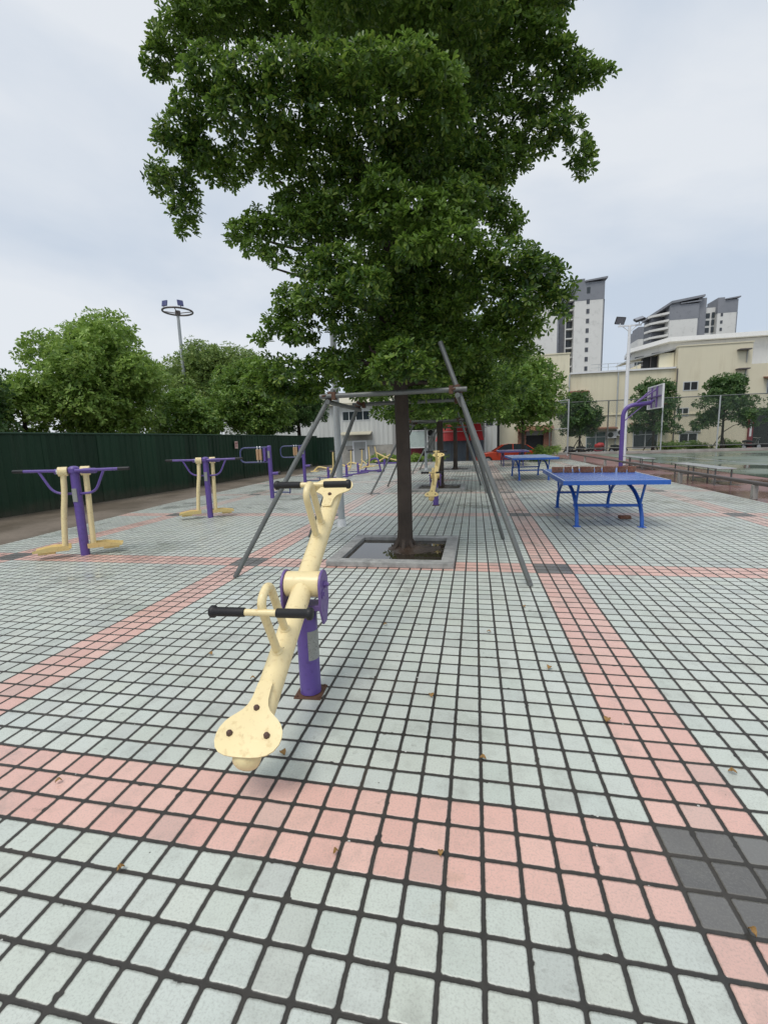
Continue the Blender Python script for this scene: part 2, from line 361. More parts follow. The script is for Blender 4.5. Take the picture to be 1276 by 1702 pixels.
M['pale_wall'] = ribbed('pale_render', (0.55, 0.56, 0.57), 5.0, 'X', 0.0, (0.33, 0.33, 0.33), 0.4)
M['grey_wall'] = ribbed('grey_render', (0.34, 0.345, 0.335), 5.0, 'X', 0.0, (0.16, 0.15, 0.13), 0.5)
M['stained'] = ground_mat('stained_plinth', (0.26, 0.25, 0.22), (0.46, 0.44, 0.40), 0.9, 0.85)
M['shutter'] = ribbed('blue_grey_shutter', (0.10, 0.125, 0.155), 0.5, 'X', 0.4, (0.07, 0.08, 0.09), 0.5)
M['red'] = paint('red_sign_paint', (0.42, 0.02, 0.025), 0.5, 0.2, 1.5, dirt=(0.22, 0.02, 0.02))
M['dark_red'] = paint('maroon_paint', (0.20, 0.025, 0.04), 0.5, 0.25, 1.5)
M['awning'] = paint('awning_sheet', (0.50, 0.47, 0.36), 0.6, 0.2, 1.5)
M['brown_trim'] = paint('brown_canopy', (0.22, 0.10, 0.065), 0.6, 0.25, 2)
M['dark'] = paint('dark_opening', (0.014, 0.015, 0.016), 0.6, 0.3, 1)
M['glass'] = paint('window_glass', (0.035, 0.045, 0.052), 0.08, 0.3, 0.7, bump=0)
M['green_glass'] = paint('green_window_glass', (0.07, 0.12, 0.115), 0.1, 0.3, 0.8, bump=0)
M['frame'] = paint('window_frame', (0.58, 0.6, 0.6), 0.45, 0.1)
M['tower_white'] = ground_mat('tower_tile', (0.63, 0.63, 0.60), (0.70, 0.70, 0.67), 0.05, 0.6, 0, 0)
M['tower_grey'] = ground_mat('tower_grey_tile', (0.18, 0.195, 0.22), (0.24, 0.25, 0.275), 0.05, 0.6, 0, 0)
M['tower_dark'] = ground_mat('tower_recess', (0.05, 0.057, 0.07), (0.085, 0.09, 0.105), 0.1, 0.5, 0, 0)
M['car_paint'] = paint('orange_red_car_paint', (0.55, 0.055, 0.02), 0.2, 0.08, 2, bump=0)
M['tyre'] = paint('tyre', (0.015, 0.015, 0.015), 0.8, 0.2, 10)
M['black_plastic'] = paint('black_plastic', (0.02, 0.02, 0.022), 0.4, 0.3, 6)
M['lamp_glass'] = paint('lamp_glass', (0.22, 0.23, 0.26), 0.15, 0.2, 3, bump=0)
M['paper'] = paint('bleached_map_panel', (0.50, 0.58, 0.56), 0.4, 0.25, 2.5, dirt=(0.22, 0.36, 0.34), dirt_amt=0.7)
M['notice'] = paint('pink_notice', (0.62, 0.42, 0.38), 0.5, 0.2, 8, dirt=(0.5, 0.2, 0.18), dirt_amt=0.6)

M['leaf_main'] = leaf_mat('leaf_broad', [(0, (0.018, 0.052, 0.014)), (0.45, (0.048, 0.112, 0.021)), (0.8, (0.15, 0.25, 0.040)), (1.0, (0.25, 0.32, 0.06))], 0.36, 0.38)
M['leaf_light'] = leaf_mat('leaf_fresh', [(0, (0.10, 0.19, 0.036)), (0.5, (0.18, 0.30, 0.058)), (0.85, (0.26, 0.38, 0.08)), (1.0, (0.33, 0.42, 0.1))])
M['leaf_mid'] = leaf_mat('leaf_mid', [(0, (0.055, 0.125, 0.024)), (0.5, (0.11, 0.21, 0.038)), (0.85, (0.185, 0.29, 0.052)), (1.0, (0.25, 0.33, 0.07))])
M['leaf_olive'] = leaf_mat('leaf_olive', [(0, (0.09, 0.165, 0.045)), (0.5, (0.155, 0.245, 0.062)), (0.85, (0.225, 0.31, 0.08)), (1.0, (0.29, 0.34, 0.10))])
M['leaf_dark'] = leaf_mat('leaf_dark', [(0, (0.034, 0.08, 0.026)), (0.5, (0.055, 0.12, 0.038)), (0.85, (0.09, 0.165, 0.046)), (1.0, (0.14, 0.20, 0.055))])
M['bark'] = bark_mat('bark', (0.018, 0.013, 0.010), (0.05, 0.037, 0.028))
M['dead_leaf'] = paint('dead_leaf', (0.30, 0.17, 0.05), 0.6, 0.4, 30)

# ================================================================== setting
def slab(name, poly, z, mat, depth=0.4, kind='structure'):
    v = [(x, y, z) for x, y in poly]+[(x, y, z-depth) for x, y in poly]; n = len(poly)
    b = MB(); b.add(v, [tuple(range(n))]+[(i, n+i, n+(i+1) % n, (i+1) % n) for i in range(n)])
    o = b.build(name, mat, None, 0); o['kind'] = kind; return o
street = MB(); street.quad((-900, -300, -0.4), (900, -300, -0.4), (900, 1500, -0.4), (-900, 1500, -0.4))
o = street.build('ground', M['street'], None, 0); o['kind'] = 'structure'
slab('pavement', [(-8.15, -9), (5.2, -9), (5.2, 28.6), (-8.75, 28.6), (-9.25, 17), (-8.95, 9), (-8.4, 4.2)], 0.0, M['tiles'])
slab('dirt_path', [(-30, -9), (-8.15, -9.0), (-8.4, 4.2), (-8.95, 9), (-9.25, 17), (-8.75, 28.6), (-30, 28.6)], -0.012, M['dirt'], 0.388)
slab('red_court', [(5.2, -9), (60, -9), (60, 36.4), (5.2, 36.4)], -0.02, M['track'], 0.38)
g_ = MB(); g_.quad((8.3, 11.4, -0.012), (60, 11.4, -0.012), (60, 35.6, -0.012), (8.3, 35.6, -0.012))
o = g_.build('green_court', M['court'], None, 0); o['kind'] = 'structure'
cl_ = MB()
for a, b_, c_, d_ in ((8.3, 60, 11.36, 11.42), (8.3, 60, 23.4, 23.46), (11.5, 11.56, 11.4, 35.6)):
    cl_.quad((a, c_, -0.007), (b_, c_, -0.007), (b_, d_, -0.007), (a, d_, -0.007))
o = cl_.build('court_marking_lines', M['white_line'], None, 0); o['kind'] = 'structure'
kb = MB(); kb.bx(5.2, 60, 36.4, 36.65, -0.4, 0.16); o = kb.build('court_kerb', M['concrete'], None, 0, 0.01); o['kind'] = 'structure'
kb = MB(); kb.bx(-9.0, 5.0, 28.6, 28.85, -0.4, 0.03); o = kb.build('pavement_kerb', M['granite'], None, 0, 0.01); o['kind'] = 'structure'

# ================================================================== leaves
def leaf_mesh(name, mat, parent, pos, d, up, L, Wd, droop=0.18, fold=0.2):
    N = len(pos)
    d = d/np.linalg.norm(d, axis=1, keepdims=True)
    s = np.cross(d, up); s /= np.maximum(np.linalg.norm(s, axis=1, keepdims=True), 1e-6); n = np.cross(s, d)
    L = L[:, None]; Wd = Wd[:, None]
    def P(t, w, h): return pos+d*L*t+s*Wd*w+n*(L*h)
    f = fold
    V = np.stack([P(0, 0, 0), P(0.5, 0.36, f*0.25-droop*0.2), P(0.82, 0.46, f*0.25-droop*0.6), P(1.0, 0, -droop), P(0.82, -0.46, f*0.25-droop*0.6), P(0.5, -0.36, f*0.25-droop*0.2)], 1).reshape(-1, 3)
    base = (np.arange(N)*6)[:, None]
    F = np.concatenate([base+np.array([[0, 1, 2, 3]]), base+np.array([[0, 3, 4, 5]])], 1).reshape(-1)
    me = bpy.data.meshes.new(name); me.vertices.add(len(V)); me.vertices.foreach_set('co', V.astype(np.float32).ravel())
    me.loops.add(len(F)); me.loops.foreach_set('vertex_index', F.astype(np.int32))
    me.polygons.add(len(F)//4); me.polygons.foreach_set('loop_start', (np.arange(len(F)//4)*4).astype(np.int32))
    me.update(calc_edges=True); me.materials.append(mat)
    o = bpy.data.objects.new(name, me); COL.objects.link(o)
    if parent is not None: o.parent = parent
    return o

def unit(a): return a/np.maximum(np.linalg.norm(a, axis=1, keepdims=True), 1e-9)
def rosettes(rng, clumps, dens, per, leafL, leafW, upb=0.8, flat=0.62, spread=(0.6, 1.25), droop=0.15):
    """clumps (x,y,z,r) -> leaf base positions, directions, up vectors, lengths, widths"""
    pos = []; ax = []
    for (x, y, z, r) in clumps:
        k = max(3, int(dens*r*r*(1.0 if r < 0.8 else 0.75)))
        u = unit(rng.normal(size=(k, 3))); rad = r*rng.uniform(0.25, 1.0, (k, 1))**0.5
        p = u*rad*np.array([1, 1, flat])
        p += 0.07*r*rng.normal(size=(k, 3)); p[:, 2] -= 0.35*(p[:, 0]**2+p[:, 1]**2)/max(r, 0.05)*0.6
        pos.append(p+np.array([x, y, z])); ax.append(unit(u*0.8+np.array([0, 0, upb])+0.4*rng.normal(size=(k, 3))))
    pos = np.concatenate(pos); ax = np.concatenate(ax); K = len(pos)
    t1 = unit(np.cross(ax, np.array([0.31, 0.17, 0.93]))); t2 = np.cross(ax, t1)
    a0 = rng.uniform(0, 6.28, (K, 1)); az = a0+np.arange(per)[None, :]*(6.283/per)+rng.normal(size=(K, per))*0.35
    th = rng.uniform(spread[0], spread[1], (K, per))
    d = (ax[:, None, :]*np.cos(th)[..., None]+(t1[:, None, :]*np.cos(az)[..., None]+t2[:, None, :]*np.sin(az)[..., None])*np.sin(th)[..., None])
    d[..., 2] -= droop
    d = d.reshape(-1, 3); up = np.repeat(ax, per, 0)+0.25*rng.normal(size=(K*per, 3))
    p = np.repeat(pos, per, 0)+d*leafL*0.1
    L = leafL*rng.uniform(0.6, 1.2, K*per); Wd = L*leafW*rng.uniform(0.8, 1.2, K*per)
    return p, d, up, L, Wd

def limb(b, p0, p1, r0, r1, rng, sag=0.0, n=8, k=5):
    p0 = Vector(p0); p1 = Vector(p1); path = []; rad = []
    for i in range(k+1):
        t = i/k; q = p0.lerp(p1, t); w = math.sin(math.pi*t)
        q += Vector((rng.normal()*0.04, rng.normal()*0.04, sag*w))*(p1-p0).length
        path.append(q); rad.append(r0+(r1-r0)*t)
    b.tube(path, rad, n, True)

# ---- the big tree ------------------------------------------------------
CLUMPS=[(-1.66,4.3,7.59,1.35),(-2.71,4,7.09,1.01),(-0.6,4.2,6.82,1.04),(-3.69,4,7,0.77),(-1.8,3.5,6.09,0.79),(-0.84,3.6,5.88,0.66),(0.07,4.5,6.55,0.54),(-2.41,5,8.06,1.16),(-1.32,5,7.95,1.12),(-4.11,3.8,6.26,0.35),(-4.35,3.8,6.08,0.24),(-4.42,3.8,5.99,0.11),(-3.78,3.8,6.41,0.41),(-3.35,4,6.51,0.42),(-2.91,4.2,6.64,0.46),(-2.4,4.5,6.76,0.44),(-1.73,4.5,6.63,0.51),(-1.16,4.6,6.51,0.51),(-0.59,4.6,6.4,0.57),(-0.19,4.5,6.1,0.42),(0.07,4.4,5.95,0.3),(0.26,4.4,5.74,0.27),(0.51,4.4,5.56,0.22),(0.7,4.4,5.48,0.13),(0.78,4.4,5.49,0.06),(0.4,4.6,5.62,0.2),(0.09,4.5,5.41,0.35),(0.33,4.4,5.03,0.25),(0.5,4.4,4.74,0.21),(0.57,4.4,4.54,0.12),(0.03,4.5,5.01,0.32),(-3.36,3.2,5.35,0.34),(-2.85,3.1,5.19,0.36),(-2.43,3,5.09,0.32),(-2.07,3,5.03,0.34),(-1.66,3,4.96,0.34),(-1.26,3,4.91,0.33),(-0.97,3.1,4.83,0.27),(-3.58,3.3,5.17,0.31),(-3.05,3.2,4.96,0.39),(-2.53,3.2,4.88,0.4),(-2.05,3.3,4.84,0.43),(-1.49,3.3,4.78,0.42),(-1.02,3.4,4.72,0.36),(-3.89,3.4,5.03,0.28),(-4.06,3.4,4.96,0.16),(-0.45,4.6,5.75,0.5),(-0.59,4.5,5.2,0.54),(-0.31,4.5,4.8,0.36),(-0.87,4.3,4.74,0.5),(-4.43,3.7,4.82,0.18),(-4.14,3.7,4.68,0.26),(-4.11,3.7,4.38,0.2),(-4.13,3.7,4.16,0.12),(-3.7,3.6,4.79,0.29),(-3.29,3.6,4.75,0.27),(-3.05,3.7,4.67,0.24),(-3.47,3.7,4.65,0.16),(-3.75,3.5,4.84,0.29),(-2.77,3.6,4.81,0.37),(-4.47,3.7,4.64,0.09),(-2.35,3.8,4.68,0.55),(-1.79,3.8,4.6,0.54),(-1.32,3.8,4.6,0.46),(-3.37,3.6,3.98,0.17),(-3.13,3.6,4.05,0.26),(-2.83,3.6,4.02,0.31),(-3.18,3.6,3.8,0.18),(-2.47,3.6,3.97,0.41),(-2.74,3.8,4.32,0.32),(-2.21,3.7,4.11,0.44),(-1.59,3.4,4.13,0.35),(-1.68,3.5,3.9,0.39),(-1.22,3.4,3.86,0.41),(-0.85,3.6,4.02,0.41),(-0.46,4.2,4.19,0.29),(-0.3,4.2,4.01,0.2),(-0.25,4.2,3.84,0.1),(-0.6,4.3,4.57,0.39),(-1.28,3.3,3.48,0.28),(-0.91,3.4,3.59,0.37),(-2.93,3.6,3.67,0.15),(-2.49,3.6,3.56,0.29),(-2.15,3.4,3.43,0.39),(-1.86,3.3,3.18,0.39),(-2.31,3.4,3.13,0.39),(-2.74,3.6,3.16,0.32),(-2.98,3.6,2.95,0.21),(-3.18,3.6,2.78,0.11),(-2.69,3.6,2.82,0.27),(-2.13,3.6,2.85,0.29),(-0.29,3.7,3.4,0.36),(0.03,3.7,3.25,0.29),(0.2,3.7,3.04,0.18),(0.23,3.7,2.82,0.1),(-0.15,3.8,3.05,0.37),(-0.53,3.9,3.25,0.41),(-0.67,3.8,3.54,0.37),(-0.97,4.5,3.55,0.46),(-1.55,4.8,3.62,0.49),(-1.93,5,3.24,0.52),(-1.24,5,3.26,0.55),(-3.18,3.7,2.49,0.24),(-2.83,3.6,2.39,0.29),(-2.44,3.7,2.45,0.3),(-2.28,4.2,2.4,0.33),(-1.49,3.3,2.42,0.31),(-1.63,3.3,2.27,0.25),(-1.3,3.3,2.28,0.25),(-2.13,4.6,2.68,0.37),(-0.9,4.6,2.83,0.48),(-0.44,4.4,2.75,0.42),(-0.14,4.5,2.61,0.27),(-0.67,4.8,2.46,0.34),(-1.08,5,2.52,0.41),(-0.31,4.2,2.91,0.35),(-0.03,4.2,2.82,0.23),(-1.28,5.2,2.3,0.29),(-2.21,5.3,2.36,0.3),(-1.31,4.1,3.38,0.38),(-1.39,4.1,3.04,0.35),(-0.99,4.1,3.15,0.36),(-1.67,4,3.18,0.31),(-1.17,4.1,2.71,0.35),(-1.55,4.15,2.82,0.32),(-1.71,3.9,3.49,0.32),(-0.89,4.2,2.53,0.3),(-1.95,4.2,2.82,0.32),(-1.29,4,3.68,0.35),(-0.59,4.6,2.2,0.21),(-3.21,3.9,2.26,0.23),(-3.55,4,2.35,0.14),(-2.89,4,2.17,0.19),(-2.03,3.8,2.15,0.18),(-0.67,4.8,2.18,0.26),(-2.68,4,2.25,0.2),(-3.21,3.9,2.26,0.23),(-3.55,4,2.35,0.14),(-2.89,4,2.18,0.2),(-2.29,3.7,2.47,0.29),(-2.03,3.8,2.15,0.19),(-1.09,3.9,2.15,0.22),(-1.47,4.6,2.17,0.23),(-0.59,4.8,2.22,0.28)]

def big_tree(name, label, loc, clumps, seed, dens, per=7, leafL=0.073, group=None, trunk_r=0.098, H=7.6, forks=30):
    rng = np.random.default_rng(seed)
    t = thing(name, label, 'tree', loc, 0, group)
    b = MB()
    path = [(0, 0, -0.1), (0.0, 0, 0.05), (0.01, 0, 0.3), (0.015, 0.01, 1.0), (0.0, 0.02, 2.0), (-0.03, 0.0, 3.2), (0.02, 0.03, 4.6), (-0.02, 0.0, 6.0), (0, 0, H)]
    b.tube(path, [trunk_r*1.4, trunk_r*1.2, trunk_r*1.05, trunk_r, trunk_r*0.95, trunk_r*0.85, trunk_r*0.65, trunk_r*0.45, 0.02], 16, True)
    for k in range(7):      # root flare
        a = k*0.9+0.2; b.tube([(0.07*math.cos(a), 0.07*math.sin(a), 0.16), (0.15*math.cos(a), 0.15*math.sin(a), 0.05), (0.27*math.cos(a+.2), 0.27*math.sin(a+.2), -0.05)], [0.04, 0.03, 0.012], 7)
    rel = [c for c in clumps]
    big = sorted(rel, key=lambda c: -c[3])
    step = max(1, len(big)//forks)
    for (x, y, z, r) in big[::step]:
        zz = max(2.25, min(H-0.6, z-0.45*math.hypot(x, y)-0.1))
        limb(b, (0, 0, zz), (x*0.62, y*0.62, zz+(z-zz)*0.62), 0.045 if math.hypot(x, y) > 1 else 0.03, 0.01, rng, 0.05)
    b.build('trunk', M['bark'], t, 60)
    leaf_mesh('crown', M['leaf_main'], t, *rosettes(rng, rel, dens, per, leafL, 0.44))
    return t
tx, ty = -1.63, 4.35
cl = [(x-tx, y-ty, z, r*(0.84 if r > 0.2 else 1.0)) for x, y, z, r in CLUMPS]
rngc = np.random.default_rng(3)
back = []
for (x, y, z, r) in cl:                        # the far side of the crown
    if r > 0.36 and abs(x) < 1.1:
        back.append((x*0.8+rngc.normal()*0.1, -y*0.7+0.9+rngc.uniform(0, 0.7), z+rngc.normal()*0.15, r*0.85))
big_tree('shade_tree', 'tall leafy tree with tiered crown nearest the camera, behind the front seesaw', (tx, ty, 0), cl+back, 11, 1780)

def small_tree(name, label, loc, group, mat, crown_r, crown_h, z0, n_clumps, dens, leafL, seed, trunk_r=0.1, tiers=False, per=6, stakes=False, leafW=0.46, upb=0.5):
    rng = np.random.default_rng(seed); t = thing(name, label, 'tree', loc, 0, group)
    cz = z0+crown_h/2; cs = []
    for i in range(n_clumps):
        u = unit(rng.normal(size=(1, 3)))[0]; k = rng.uniform(0.35, 1.0)**0.6
        if tiers:
            lev = rng.integers(0, 5); f = (lev+0.5)/5; w = (0.95-0.55*f)*math.sin(min(1, 0.45+f*2)*1.57)
            a = rng.uniform(0, 6.28); q = rng.uniform(0.15, 1)**0.6
            p = np.array([math.cos(a)*crown_r*w*q, math.sin(a)*crown_r*w*q, z0+crown_h*(f*0.95)+rng.normal()*0.05*crown_h+0.04*crown_h*(1-q)])
            rr = crown_r*rng.uniform(0.16, 0.28)
        else:
            p = np.array([u[0]*crown_r*0.8*k, u[1]*crown_r*0.8*k, cz+u[2]*crown_h*0.42*k])
            rr = crown_r*rng.uniform(0.2, 0.36)
        cs.append((p[0], p[1], p[2], rr))
    b = MB(); b.tube([(0, 0, -0.42), (0, 0, 0.05), (0.03, 0.02, z0*0.6), (0, 0, z0+crown_h*0.3), (0.05, 0, z0+crown_h*0.85)], [trunk_r*1.3, trunk_r*1.1, trunk_r, trunk_r*0.7, 0.02], 10)
    for c in sorted(cs, key=lambda c: -c[3])[:14]:
        limb(b, (0, 0, min(max(z0*0.8, c[2]-0.5*math.hypot(c[0], c[1])), z0+crown_h*0.75)), c[:3], trunk_r*0.4, 0.012, rng, 0.05, 6, 4)
    b.build('trunk', M['bark'], t, 60)
    leaf_mesh('crown', mat, t, *rosettes(rng, cs, dens, per, leafL, leafW, upb))
    if stakes:
        for a in (0.6, 2.7, 4.6):
            s = MB(); s.cyl((0.9*math.cos(a), 0.9*math.sin(a), -0.4), (0.09*math.cos(a), 0.09*math.sin(a), 1.1), 0.035, n=8); s.build('stake', M['bark'], t)
    return t

# row trees standing in the further planters
r2 = np.random.default_rng(21)
def tier_clumps(rng, zs, rs):
    out = []
    for z, r in zip(zs, rs):
        k = int(6+r*7)
        for i in range(k):
            a = rng.uniform(0, 6.28); q = rng.uniform(0.05, 1)**0.55*r
            out.append((math.cos(a)*q, math.sin(a)*q, z+rng.normal()*0.12-0.05*q, rng.uniform(0.3, 0.5)))
    return out
big_tree('shade_tree', 'second tree of the plaza row, in the planter behind the far seesaw', (-1.72, 12.3, 0), tier_clumps(r2, (2.55, 3.1, 3.9, 4.8, 5.7), (2.1, 2.5, 2.4, 1.9, 1.2)), 12, 360, 6, 0.15, H=6.2, forks=20)
big_tree('shade_tree', 'third tree of the plaza row, furthest, before the red and grey shop', (-1.6, 20.4, 0), tier_clumps(r2, (2.7, 3.3, 4.1, 5.0), (2.2, 2.5, 2.0, 1.3)), 13, 260, 6, 0.18, H=5.8, forks=20)

GT = 'trees beyond the green fence'
small_tree('fence_tree', 'large fresh green round tree rising behind the green fence, left of the ringed light mast', (-16.2, 15.2, 0), GT, M['leaf_light'], 3.0, 5.9, 1.5, 90, 150, 0.19, 31, 0.16)
small_tree('fence_tree', 'dark tree at the far left edge behind the green fence', (-18.2, 10.0, 0), GT, M['leaf_dark'], 2.7, 4.2, 1.3, 60, 140, 0.18, 32, 0.15)
small_tree('fence_tree', 'low bright bushy tree behind the fence between the dark and the large round tree', (-17.6, 12.9, 0), GT, M['leaf_light'], 2.0, 3.3, 1.2, 46, 160, 0.17, 33, 0.12)
small_tree('fence_tree', 'olive yellow round tree beside the ringed light mast behind the fence', (-31.5, 49.5, 0), GT, M['leaf_olive'], 7.2, 10.5, 3.5, 100, 40, 0.34, 34, 0.18)
small_tree('fence_tree', 'mid green tree behind the fence below the ringed light mast', (-15.6, 20.3, 0), GT, M['leaf_mid'], 2.4, 3.5, 1.3, 60, 140, 0.19, 35, 0.14)
small_tree('fence_tree', 'bright and dark green tree behind the far end of the fence, beside the white building', (-13.4, 23.6, 0), GT, M['leaf_mid'], 2.6, 5.0, 1.7, 80, 150, 0.19, 36, 0.16)
small_tree('fence_tree', 'dark tree closest to the fence end, in front of the white building', (-12.5, 28.0, 0), GT, M['leaf_dark'], 2.2, 4.0, 2.2, 56, 140, 0.2, 37, 0.14)
GS = 'street trees along the yellow building'
small_tree('street_tree', 'leafy street tree in front of the dark gateway, right of the big plaza tree', (2.15, 27.0, 0), GS, M['leaf_mid'], 2.5, 5.0, 1.5, 80, 95, 0.22, 41, 0.1, per=6)
small_tree('street_tree', 'narrow tree by the court fence, left of the basketball hoop', (7.6, 37.6, 0), GS, M['leaf_dark'], 1.9, 4.2, 1.0, 60, 110, 0.22, 42, 0.09, stakes=True)
small_tree('street_tree', 'tree directly behind the basketball backboard', (13.3, 38.4, 0), GS, M['leaf_dark'], 2.3, 4.0, 1.6, 70, 100, 0.22, 43, 0.09, True, stakes=True)
small_tree('street_tree', 'umbrella shaped tree in front of the tall yellow wall', (18.2, 38.4, 0), GS, M['leaf_dark'], 2.5, 3.9, 1.7, 70, 100, 0.22, 44, 0.09, True, stakes=True)
small_tree('street_tree', 'tree cut by the right edge of the picture beside the dark doorway', (22.9, 38.4, 0), GS, M['leaf_dark'], 2.2, 3.7, 1.7, 60, 100, 0.22, 45, 0.09, True)
small_tree('street_tree', 'tree hidden mostly behind the plaza row, against the shop roof', (-1.2, 31.5, 0), GS, M['leaf_mid'], 2.6, 3.6, 2.6, 70, 90, 0.22, 46, 0.1)
small_tree('street_tree', 'dark tree behind the notice board next to the white building', (-4.8, 35.5, 0), GS, M['leaf_dark'], 1.9, 2.6, 2.4, 50, 100, 0.22, 47, 0.1)

def shrub(label, loc, r, h, mat, seed, group=None, cat='bush', name='bush', dens=170, leafL=0.13):
    rng = np.random.default_rng(seed)
    t = thing(name, label, cat, loc, 0, group)
    cs = [(rng.normal()*r*0.45, rng.normal()*r*0.4, h*rng.uniform(0.2, 0.85), r*rng.uniform(0.25, 0.45)) for i in range(26)]
    leaf_mesh('foliage', mat, t, *rosettes(rng, cs, dens, 6, leafL, 0.4))
    b = MB()
    for c in cs[:8]: limb(b, (0, 0, -0.4), c[:3], 0.03, 0.008, rng, 0, 6, 3)
    b.build('stem', M['bark'], t); return t
shrub('bright green rounded bush beside the gateway behind the second table', (3.25, 27.2, -0.1), 0.95, 1.0, M['leaf_light'], 51)
GB = 'low shrubs along the yellow wall'
shrub('low shrub under the small barred opening in the yellow wall', (16.2, 42.6, -0.2), 1.2, 0.85, M['leaf_mid'], 52, GB)
shrub('low shrub left of the umbrella shaped tree', (17.6, 41.4, -0.2), 1.2, 0.9, M['leaf_mid'], 53, GB)
shrub('low shrub right of the umbrella shaped tree', (20.2, 41.4, -0.2), 1.1, 0.9, M['leaf_mid'], 54, GB)
GW = 'weeds along the white building'
for i, (x, y, r, lab) in enumerate(((-12.6, 30.6, 0.6, 'weeds at the foot of the fence end'), (-8.3, 34.0, 0.9, 'weeds by the stained plinth of the white building'), (-6.9, 33.4, 0.8, 'weeds in front of the maroon pillar'), (-4.9, 32.2, 0.9, 'weeds below the notice board'), (-3.5, 32.0, 0.6, 'weeds at the foot of the shop wall by the street lamp'))):
    shrub(lab, (x, y, -0.3), r, 0.75, M['leaf_light'], 60+i, GW, 'weeds', 'weed_clump', 200, 0.12)

# ================================================================== planters
def planter(loc, label, water):
    t = thing('tree_planter', label, 'planter', loc, 0, 'square tree planters')
    o_, i_, h = 0.78, 0.625, 0.07
    for (x0, x1, y0, y1) in ((-o_, o_, -o_, -i_), (-o_, o_, i_, o_), (-o_, -i_, -i_+0.002, i_-0.002), (i_, o_, -i_+0.002, i_-0.002)):
        MB().bx(x0, x1, y0, y1, 0.002, h).build('kerb_stone', M['granite'], t, 0, 0.008)
    b = MB(); n = 26; rng = np.random.default_rng(5); P = []
    for j in range(n+1):
        for i in range(n+1):
            x = -i_+2*i_*i/n; y = -i_+2*i_*j/n
            dx, dy = x-0.09, y-0.12; d = math.hypot(dx, dy)
            z = 0.006+0.085*math.exp(-(d/0.26)**2)+0.02*math.exp(-((x-0.45)**2+(y-0.1)**2)/0.06)+rng.normal()*0.006
            if water: z -= 0.030*(1/(1+math.exp((x+0.05)*9)))
            else: z += 0.015
            P.append((x, y, z))
    b.add(P, [(j*(n+1)+i, j*(n+1)+i+1, (j+1)*(n+1)+i+1, (j+1)*(n+1)+i) for j in range(n) for i in range(n)])
    b.build('soil', M['soil'], t, 60)
    if water:
        w = MB(); w.quad((-i_, -i_, 0.022), (i_, -i_, 0.022), (i_, i_, 0.022), (-i_, i_, 0.022)); w.build('water', M['water'], t, 0)
    return t
planter((-1.70, 4.22, 0), 'stone edged planter full of rainwater around the nearest tree', True)
planter((-1.74, 12.26, 0), 'stone edged planter of bare soil just behind the far seesaw', False)
planter((-1.62, 20.4, 0), 'furthest stone edged planter, around the third tree', False)

# ================================================================== tree supports
def support(loc, label):
    t = thing('tree_support', label, 'tree support', loc, 0, 'pipe frames propping the plaza trees')
    zt = 2.04; C_ = {}
    for nm, sx, sy in (('fl', -1, -1), ('fr', 1, -1), ('bl', -1, 1), ('br', 1, 1)): C_[nm] = Vector((sx*0.74, sy*0.67, zt))
    feet = {'fl': Vector((-1.80, -1.27, 0)), 'fr': Vector((1.48, -1.26, 0)), 'bl': Vector((-1.72, 0.95, 0)), 'br': Vector((1.34, 0.95, 0))}
    ext = {'fl': 1.04, 'fr': 1.27, 'bl': 1.05, 'br': 1.06}
    for k in feet:
        d = C_[k]-feet[k]; b = MB(); b.cyl(feet[k]+d*0.0, feet[k]+d*ext[k], 0.028, n=14); b.build('prop_pole', M['steel'], t)
    for (a, c, dz) in (('fl', 'fr', 0.0), ('bl', 'br', 0.01), ('fl', 'bl', -0.065), ('fr', 'br', -0.065)):
        d = (C_[c]-C_[a]).normalized(); off = Vector((0, -0.055 if a == 'fl' and c == 'fr' else (0.055 if a == 'bl' else 0), dz))
        b = MB(); b.cyl(C_[a]-d*0.1+off, C_[c]+d*0.1+off, 0.028, n=12); b.build('crossbar', M['steel'], t)
    for k in feet:
        b = MB(); c = C_[k]; dd = (C_[k]-feet[k]).normalized()
        for q in (-0.03, 0.03):
            b.cyl(c+dd*(q-0.018), c+dd*(q+0.018), 0.042, n=12)
        sy = -1 if k[0] == 'f' else 1
        b.box(c.x-0.07*(1 if k[1] == 'r' else -1), c.y+sy*0.05, c.z, 0.045, 0.085, 0.085); b.cyl(c+Vector((0.05, sy*0.02, 0.02)), c+Vector((-0.06, sy*0.1, 0.0)), 0.011, n=8)
        b.build('clamp', M['rust'], t)
    return t
sup = support((-1.6, 4.17, 0), 'steel pipe frame propping the nearest tree')
for (x, y, lab) in ((-1.82, 12.15, 'steel pipe frame propping the second tree of the row'), (-1.7, 20.2, 'steel pipe frame propping the third tree of the row')):
    c = copy_tree(sup); c.location = (x, y, 0); c['label'] = lab

